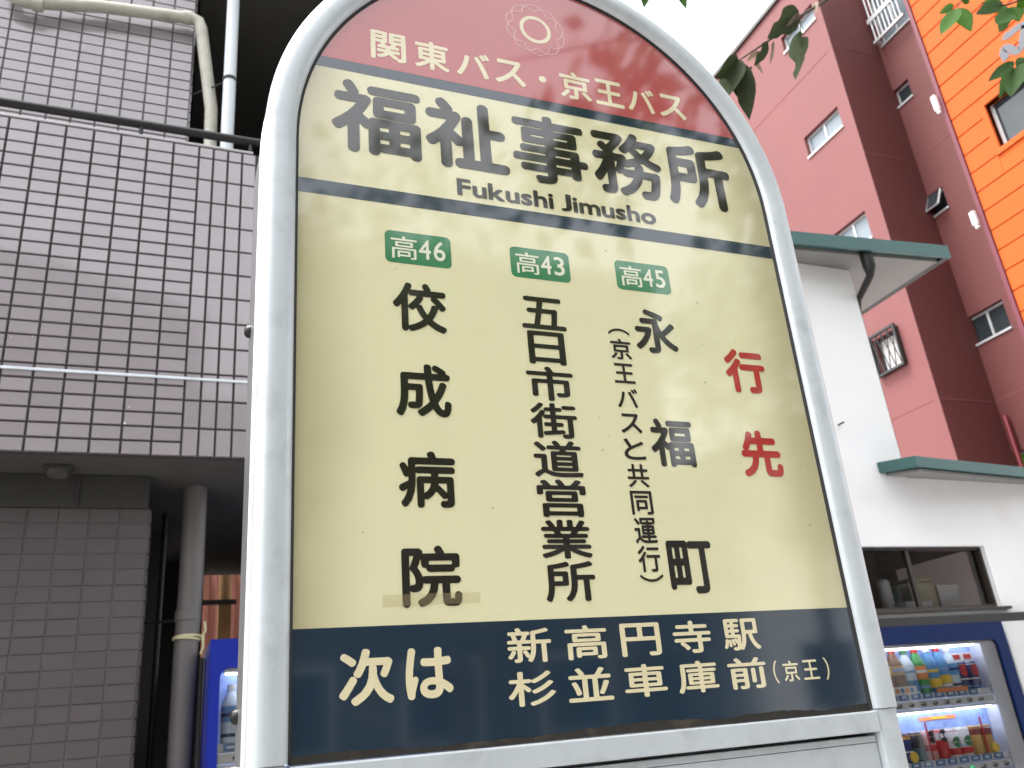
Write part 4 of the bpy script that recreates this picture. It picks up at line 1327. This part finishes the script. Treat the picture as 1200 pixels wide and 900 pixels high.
# downpipe in the corner of the bay
rbld(MB().tube([(XCC-0.10, YB-0.30, -0.05), (XCC-0.10, YB-0.30, onX(1163, 495, XCC).z)], 0.05, n=8), 'bay_pipe', M['maroon'])

XO, YO = 13.4, 8.94
orange = empty('orange_building', (XO, YO, 0))
tag(orange, 'bright orange building clad in horizontal boards beside the red one', 'building')
oo = Vector((-XO, -YO, 0))
a = onX(1153.5, 121.5, XO); b = onX(1171.5, 180, XO)
ow = (a.y-1.9, a.y, b.z+0.08, a.z-0.05)
ZO = 18.0
def ob(mb, name, material, parent=orange, **k):
    o = mb.build(name, material, parent, **k)
    if parent is orange: o.location = oo
    return o


fix(ob(holed(5.0, YO-0.08, -0.1, ZO, [ow], XO+0.02, XO+0.2), 'backing_wall', M['orange_joint']))
ob(MB().box((XO+0.35, 5.0, -0.1), (26, YO, ZO-0.02)), 'core', M['room_dark'])
zp = onX(840+980/3.333, 690/3.333, XO).z
PP = 0.0305*XO
k0 = int((zp-2.0)/PP)
frm = 0.10
for k in range(-k0, int((ZO-zp)/PP)):
    z0, z1 = zp+PP*k+0.012, zp+PP*(k+1)-0.012
    segs = [(5.0, YO-0.085)]
    if z1 > ow[2]-frm and z0 < ow[3]+frm:
        segs = [(5.0, ow[0]-frm), (ow[1]+frm, YO-0.085)]
        if z0 < ow[2]-frm-0.03: ob(MB().box((XO, ow[0]-frm+.001, z0), (XO+0.02, ow[1]+frm-.001, ow[2]-frm)), 'board', M['orange'], bevel=0.006, seg=1)
        if z1 > ow[3]+frm+0.03: ob(MB().box((XO, ow[0]-frm+.001, ow[3]+frm), (XO+0.02, ow[1]+frm-.001, z1)), 'board', M['orange'], bevel=0.006, seg=1)
    for s0, s1 in segs:
        ob(MB().box((XO, s0, z0), (XO+0.0198, s1, z1)), 'board', M['orange'], bevel=0.006, seg=1)
ob(MB().box((XO-0.03, YO-0.08, -0.1), (XCC-0.001, YO, ZO)), 'corner_trim', M['red_trim'])
y0, y1, z0, z1 = ow
wf = MB().box((XO-0.035, y0-frm, z0-frm), (XO+0.10, y1+frm, z0)).box((XO-0.035, y0-frm, z1), (XO+0.10, y1+frm, z1+frm)).box((XO-0.035, y0-frm, z0), (XO+0.10, y0, z1)).box((XO-0.035, y1, z0), (XO+0.10, y1+frm, z1)).build('window', M['orange'], orange, loc=oo)
MB().box((XO+0.14, y0, z0), (XO+0.17, y1, z1)).build('window_pane', M['win_dark'], wf)
MB().box((XO+0.12, y1-0.06, z0), (XO+0.139, y1, z1)).build('window_stile', M['win_alu'], wf)
# two small white vent hoods on the corner trim
for q0, q1 in (((1093, 117), (1102, 134)), ((1138, 252), (1146, 269))):
    a, b = onX(*q0, XO), onX(*q1, XO)
    ob(MB().box((XO-0.11, a.y-0.13, b.z+0.05), (XO-0.029, a.y-0.03, a.z)).box((XO-0.09, a.y-0.12, b.z-0.02), (XO-0.029, a.y-0.05, b.z+0.049)), 'vent_hood', M['cap_white'], bevel=0.015)
# grey painted letter on the boards
def onO(a, b): return onX(1080+a/6.925, b/6.923, XO-0.006)


def stroke(m, pts, w):
    Q = [Vector((*q, 0)) for q in pts]
    fine = []
    for i in range(len(Q)-1):      # smooth curve through the points
        p0, p1, p2, p3 = Q[max(i-1, 0)], Q[i], Q[i+1], Q[min(i+2, len(Q)-1)]
        for k in range(6):
            t = k/6
            fine.append(0.5*((2*p1)+(p2-p0)*t+(2*p0-5*p1+4*p2-p3)*t*t+(3*p1-p0-3*p2+p3)*t**3))
    fine.append(Q[-1])
    P = [onO(q.x, q.y) for q in fine]
    L, Rr = [], []
    for i, p in enumerate(P):
        t = P[min(i+1, len(P)-1)]-P[max(i-1, 0)]
        t = Vector((0, t.y, t.z)).normalized()
        nn = Vector((0, -t.z, t.y))
        L.append(p+nn*w/2); Rr.append(p-nn*w/2)
    n = len(P)
    vs_ = L+Rr+[v+Vector((0.030, 0, 0)) for v in L+Rr]
    fs = [(i, i+1, n+i+1, n+i) for i in range(n-1)]
    fs += [(2*n+i, 3*n+i, 3*n+i+1, 2*n+i+1) for i in range(n-1)]
    fs += [(i, 2*n+i, 2*n+i+1, i+1) for i in range(n-1)]+[(n+i, n+i+1, 3*n+i+1, 3*n+i) for i in range(n-1)]
    fs += [(0, n, 3*n, 2*n), (n-1, 3*n-1, 4*n-1, 2*n-1)]
    m.add(vs_, fs)


m = MB()
stroke(m, [(665, 288), (690, 292), (730, 262), (775, 225), (815, 205), (850, 190), (900, 150)], 0.13)
stroke(m, [(690, 480), (660, 430), (670, 395), (705, 390), (750, 410), (790, 405), (812, 360), (822, 290), (838, 200)], 0.14)
fix(ob(m, 'wall_letter', M['grey_letter']))

# ------------------------------------------------------------------ street tree, its twigs hanging into the view
tree = empty('street_tree', (3.9, 0.55, 0))
tag(tree, 'leafy street tree whose twigs hang beside the sign', 'tree')
to = Vector((-3.9, -0.55, 0))


def tb(mb, name, material, parent=tree):
    o = mb.build(name, material, parent)
    if parent is tree: o.location = to
    return o


trunk = tb(MB().tube([(3.9, 0.55, -0.16), (3.92, 0.56, 0.3), (3.88, 0.6, 1.4), (3.95, 0.62, 2.6), (3.9, 0.7, 3.8), (3.86, 0.72, 5.2)], [0.17, 0.13, 0.115, 0.105, 0.085, 0.05], n=14), 'trunk', M['bark'])
DB = 2.0


def lp(px, py, d=DB): return onY(px, py, d)


t0 = [lp(864, 72), lp(909, 42), lp(939, 18), lp(969, 0), lp(1010, -40, 1.9), lp(1090, -90, 1.75)]
rb_ = Vector((3.88, 0.68, 4.35))
limbs = [
    ([rb_, Vector((3.7, 1.0, 4.75)), Vector((3.4, 1.4, 4.95)), t0[-1]], [0.05, 0.035, 0.024, 0.014]),
    (t0[::-1], [0.013, 0.010, 0.007, 0.006, 0.0052, 0.003]),
    ([Vector((3.4, 1.4, 4.95)), lp(1240, -30, 1.7), lp(1200, -2, 1.9), lp(1180, 6, 1.95), lp(1150, 4, 2.0)], [0.016, 0.010, 0.006, 0.004, 0.002]),
    ([lp(1240, -30, 1.7), lp(1190, -45, 1.85), lp(1150, -25, 1.95), lp(1126, 1, 2.0), lp(1122, 9, 2.0)], [0.009, 0.006, 0.005, 0.003, 0.002]),
    ([lp(1240, -30, 1.7), lp(1260, 40, 1.8), lp(1215, 68, 1.95), lp(1187, 75, 2.0)], [0.008, 0.005, 0.003, 0.002]),
    ([t0[-1], lp(930, -80, 1.85), lp(820, -60, 1.95), lp(757, -14, 2.0)], [0.009, 0.006, 0.004, 0.002]),
    ([lp(820, -60, 1.95), lp(800, -30, 1.97), lp(795, -16, 2.0)], [0.004, 0.003, 0.002]),
    ([rb_+Vector((0.02, 0, -0.9)), Vector((4.4, 0.3, 4.2)), Vector((5.0, -0.2, 5.0))], [0.05, 0.035, 0.015]),
    ([rb_+Vector((-0.02, 0, 0.3)), Vector((3.5, 0.2, 5.2)), Vector((3.0, -0.5, 5.7))], [0.045, 0.03, 0.012]),
    ([rb_+Vector((0.0, 0, 0.5)), Vector((4.2, 0.9, 5.5)), Vector((4.6, 0.6, 6.2))], [0.04, 0.03, 0.012]),
]
for pts, rd in limbs:
    tb(MB().tube(pts, rd, n=8), 'limb', M['bark'])


def leaf(base, tip, width, material, roll=0.0, eaten=None, curl=0.12, seed=0):
    """one leaf blade with a folded midrib; eaten: list of (side, from, to, depth)"""
    rr_ = random.Random(seed)
    B_, T_ = Vector(base), Vector(tip)
    ax = T_-B_
    L = ax.length; ax.normalize()
    view = (EYE-B_).normalized()
    sd_ = ax.cross(view).normalized()
    nrm = sd_.cross(ax).normalized()
    sd_ = (sd_*math.cos(roll)+nrm*math.sin(roll)); nrm = sd_.cross(ax).normalized()
    n = 14
    V_, F_ = [], []
    for i in range(n+1):
        t = i/n
        wv = width*0.5*(math.sin(math.pi*min(t**0.75, 1)))**0.85*(1-0.25*t)/0.80 if 0 < t < 1 else 0.0006
        c = B_+ax*(L*t)+nrm*(curl*L*(t*t-0.3*t))
        for s in (-1, 1):
            e = wv
            for (ss, f0, f1, dp) in (eaten or ()):
                if ss == s and f0 <= t <= f1: e *= (1-dp*math.sin(math.pi*(t-f0)/(f1-f0))**0.5)
            e *= 1+rr_.uniform(-.04, .04)
            V_.append(c+sd_*s*e+nrm*(0.22*e))
            V_.append(c+sd_*s*e*0.5+nrm*(0.16*e))
        V_.append(c)
    for i in range(n):
        a, b = i*5, (i+1)*5
        F_ += [(a, b, b+1, a+1), (a+1, b+1, b+4, a+4), (a+4, b+4, b+3, a+3), (a+3, b+3, b+2, a+2)]
    m = MB().add(V_, F_, True)
    return tb(m, 'leaf', M[material])


def lq(a, b, d=DB): return onY(1080+a/6.925, b/6.923, d)       # read off an enlarged detail
def lr(a, b, d=DB): return onY(840+a/6.0, b/6.0, d)


gl_ = [((282, 68), (163, 335), 92), ((290, 65), (398, 282), 98), ((262, 40), (105, 122), 46), ((655, 15), (390, 165), 80), ((700, 60), (578, 298), 100),
       ((722, 110), (590, 238), 100), ((735, 55), (785, 200), 88), ((640, 5), (455, 15), 36), ((745, 495), (505, 720), 66), ((735, 535), (572, 840), 70), ((800, 520), (745, 830), 120),
       ((840, 470), (800, 700), 110), ((345, 35), (380, -15), 40), ((780, 10), (860, 40), 80), ((820, 60), (830, 130), 50)]
sf = (DB/ray(1140, 40).y)/FPX/6.925
for i, (b_, t_, w_) in enumerate(gl_):
    d1 = 2.0+0.03*((i*7) % 5-2)
    leaf(lq(*b_, d1), lq(*t_, d1-0.02), w_*sf*1.3, 'leaf', roll=(-0.5, 0.45, 0.2, -0.3, 0.5)[i % 5], seed=i)
sf2 = (DB/ray(900, 60).y)/FPX/6.0
dl = [((575, 75), (335, 280), 165, 'leaf_dark', [(1, .45, .7, .35), (-1, .5, .75, .3)]), ((588, 215), (560, 578), 125, 'leaf_dark', [(-1, .05, .2, .8), (1, .55, .85, .75), (-1, .55, .6, .2)]),
      ((150, 405), (-20, 560), 110, 'leaf_dark', None), ((150, 430), (225, 860), 150, 'leaf_dark', [(1, .55, .7, .2)]), ((140, 420), (60, 720), 150, 'leaf_dark', None),
      ((360, 300), (250, 470), 75, 'leaf_dark', [(1, .3, .6, .6)]), ((400, 290), (370, 465), 26, 'leaf_dry', [(1, .2, .8, .5)]), ((300, 360), (205, 440), 40, 'leaf_dry', None),
      ((270, 430), (325, 525), 26, 'leaf_dry', None), ((250, 475), (215, 490), 18, 'leaf_dry', None), ((690, 15), (700, 95), 45, 'leaf_dry', [(1, .3, .7, .5)]), ((580, 95), (480, 185), 40, 'leaf_dry', [(-1, .3, .7, .6)])]
for i, (b_, t_, w_, mm, et) in enumerate(dl):
    leaf(lr(*b_), lr(*t_, DB-0.015), w_*sf2, mm, roll=(0.3, -0.35, 0.5)[i % 3], eaten=et, seed=40+i, curl=0.05)
tb(MB().tube([lr(585, 150), lr(590, 218)], 0.0022, n=6), 'leaf_stalk', M['bark'])
for b_, t_ in (((757, -14), (753, 12)), ((795, -16), (804, 13))):
    leaf(lp(*b_), lp(*t_), 0.034, 'leaf', roll=0.3, seed=77)
tb(MB().tube([Vector((2.2, -0.3, 3.6)), Vector((1.8, -0.45, 3.2)), Vector((1.3, -0.5, 2.95)), Vector((0.95, -0.5, 2.9))], [0.010, 0.007, 0.004, 0.002], n=6), 'limb', M['bark'])
tb(MB().tube([Vector((3.9, 0.66, 3.2)), Vector((3.1, 0.2, 3.45)), Vector((2.2, -0.3, 3.6)), Vector((1.3, -0.55, 3.55)), Vector((0.9, -0.6, 3.4))], [0.04, 0.026, 0.016, 0.008, 0.003], n=8), 'limb', M['bark'])
# crown above and behind the viewer's right shoulder, out of the picture
cr = random.Random(11)
V_, F_ = [], []
for _ in range(5600):
    cx = (1.5, -0.52, 3.42, 0.36) if _ < 170 else (1.75, -0.45, 3.02, 0.30) if _ < 320 else (1.08, -0.5, 2.98, 0.27) if _ < 430 else (2.3, -0.35, 3.65, 0.4) if _ < 600 else cr.choice(((3.9, -0.2, 5.6, 1.2), (4.8, -0.6, 5.3, 1.1), (3.0, -1.2, 5.9, 1.1), (4.4, 0.3, 6.6, 1.1), (3.4, -0.6, 6.6, 1.0), (5.3, 0.2, 6.0, 0.9)))
    v = Vector((cr.gauss(0, 1), cr.gauss(0, 1), cr.gauss(0, 1))).normalized()*cx[3]*cr.uniform(0.35, 1.05)
    c = Vector(cx[:3])+Vector((v.x, v.y, v.z*0.75))
    a = Vector((cr.gauss(0, 1), cr.gauss(0, 1), cr.gauss(0, 1)-0.4)).normalized()
    b = a.orthogonal().normalized()
    L, w_ = cr.uniform(.07, .11), cr.uniform(.022, .034)
    k = len(V_)
    V_ += [c, c+a*L*.45+b*w_, c+a*L, c+a*L*.45-b*w_]
    F_.append((k, k+1, k+2, k+3))
o = tb(MB().add(V_, F_), 'crown', M['crown']); tag(o, kind='stuff')


# ------------------------------------------------------------------ the far side of the street, behind the viewer (it shows in the sign's gloss)
def far_house(name, label, x0, x1, y0, y1, h, wall, gable):
    root = empty(name, ((x0+x1)/2, y1, 0))
    tag(root, label, 'house')
    w = x1-x0
    MB().box((-w/2, y0-y1, -0.16), (w/2, 0, h)).build('wall', M[wall], root)
    if gable:
        fix(MB().prism([(-w/2-.4, .4, h-.05), (w/2+.4, .4, h-.05), (0, .4, h+gable)], (0, y0-y1-.8, 0)).build('roof', M['roof_dark'], root))
    else:
        MB().box((-w/2-.1, y0-y1-.1, h+.001), (w/2+.1, .1, h+.35)).build('roof', M['concrete'], root)
    for fz in range(int(h//2.8)):
        for k in range(int(w//2.2)):
            x = -w/2+1.2+2.2*k
            wf_ = MB().box((x-.62, 0.001, .85+2.8*fz), (x+.62, .05, 2.05+2.8*fz)).build('window', M['win_alu'], root)
            MB().box((x-.55, 0.051, .92+2.8*fz), (x+.55, .06, 1.98+2.8*fz)).build('window_pane', M['win_dark'], wf_)
    MB().box((w/2-1.3, 0.001, -0.02), (w/2-.4, .06, 2.0)).build('door', M['brown_alu'], root)


far_house('far_house', 'brown four-storey house with gabled roof across the street', -9.5, 0.2, -20, -11.5, 10.6, 'house_beige', 1.6)
far_house('far_house', 'dark grey flat-roofed three-storey house across the street', 0.6, 8.5, -20, -11.5, 8.6, 'house_grey', 0)
far_house('far_house', 'white low house with gabled roof across the street', 10, 18, -19, -11.5, 5.6, 'white_wall', 1.6)


far_house('far_house', 'dark brown flat-roofed three-storey house added across the street, out of view', 19.5, 29, -20, -11.5, 9.0, 'house_beige', 0)  # unseen, added to darken what the white house window reflects


def far_tree(label, x, y, h, rad, seed):
    root = empty('far_tree', (x, y, 0))
    tag(root, label, 'tree', 'trees across the street')
    rr_ = random.Random(seed)
    MB().tube([(0, 0, -0.16), (0.05, 0, 1.2), (-0.04, 0.05, h*0.55), (0, 0, h*0.85)], [0.16, 0.12, 0.09, 0.03], n=10).build('trunk', M['bark'], root)
    for k in range(5):
        a = k*1.26+rr_.uniform(-.3, .3)
        MB().tube([(0, 0, h*(.36+.08*k)), (rad*.4*math.cos(a), rad*.4*math.sin(a), h*(.5+.07*k)), (rad*.8*math.cos(a), rad*.8*math.sin(a), h*(.58+.07*k))], [.06, .04, .012], n=7).build('limb', M['bark'], root)
    lobes = [(rr_.uniform(-.6, .6)*rad, rr_.uniform(-.6, .6)*rad, h*rr_.uniform(.5, .92), rad*rr_.uniform(.4, .65)) for _ in range(11)]
    V2, F2 = [], []
    for _ in range(3200):
        lx, ly, lz, lr_ = rr_.choice(lobes)
        v = Vector((rr_.gauss(0, 1), rr_.gauss(0, 1), rr_.gauss(0, 1))).normalized()*lr_*rr_.uniform(.5, 1.08)
        c = Vector((lx, ly, lz))+v
        a = Vector((rr_.gauss(0, 1), rr_.gauss(0, 1), rr_.gauss(0, 1))).normalized(); b = a.orthogonal().normalized()
        L, w_ = rr_.uniform(.12, .22), rr_.uniform(.05, .09)
        k = len(V2)
        V2 += [c, c+a*L*.45+b*w_, c+a*L, c+a*L*.45-b*w_]; F2.append((k, k+1, k+2, k+3))
    tag(MB().add(V2, F2).build('crown', M['crown'], root), kind='stuff')


far_tree('broad leafy tree in front of the dark grey house across the street', 3.4, -8.9, 7.6, 2.6, 21)
far_tree('tall leafy tree between the dark grey and the white house across the street', 8.9, -8.8, 8.2, 2.5, 22)
far_tree('smaller leafy tree in front of the brown house across the street', -1.2, -8.9, 6.2, 2.2, 23)
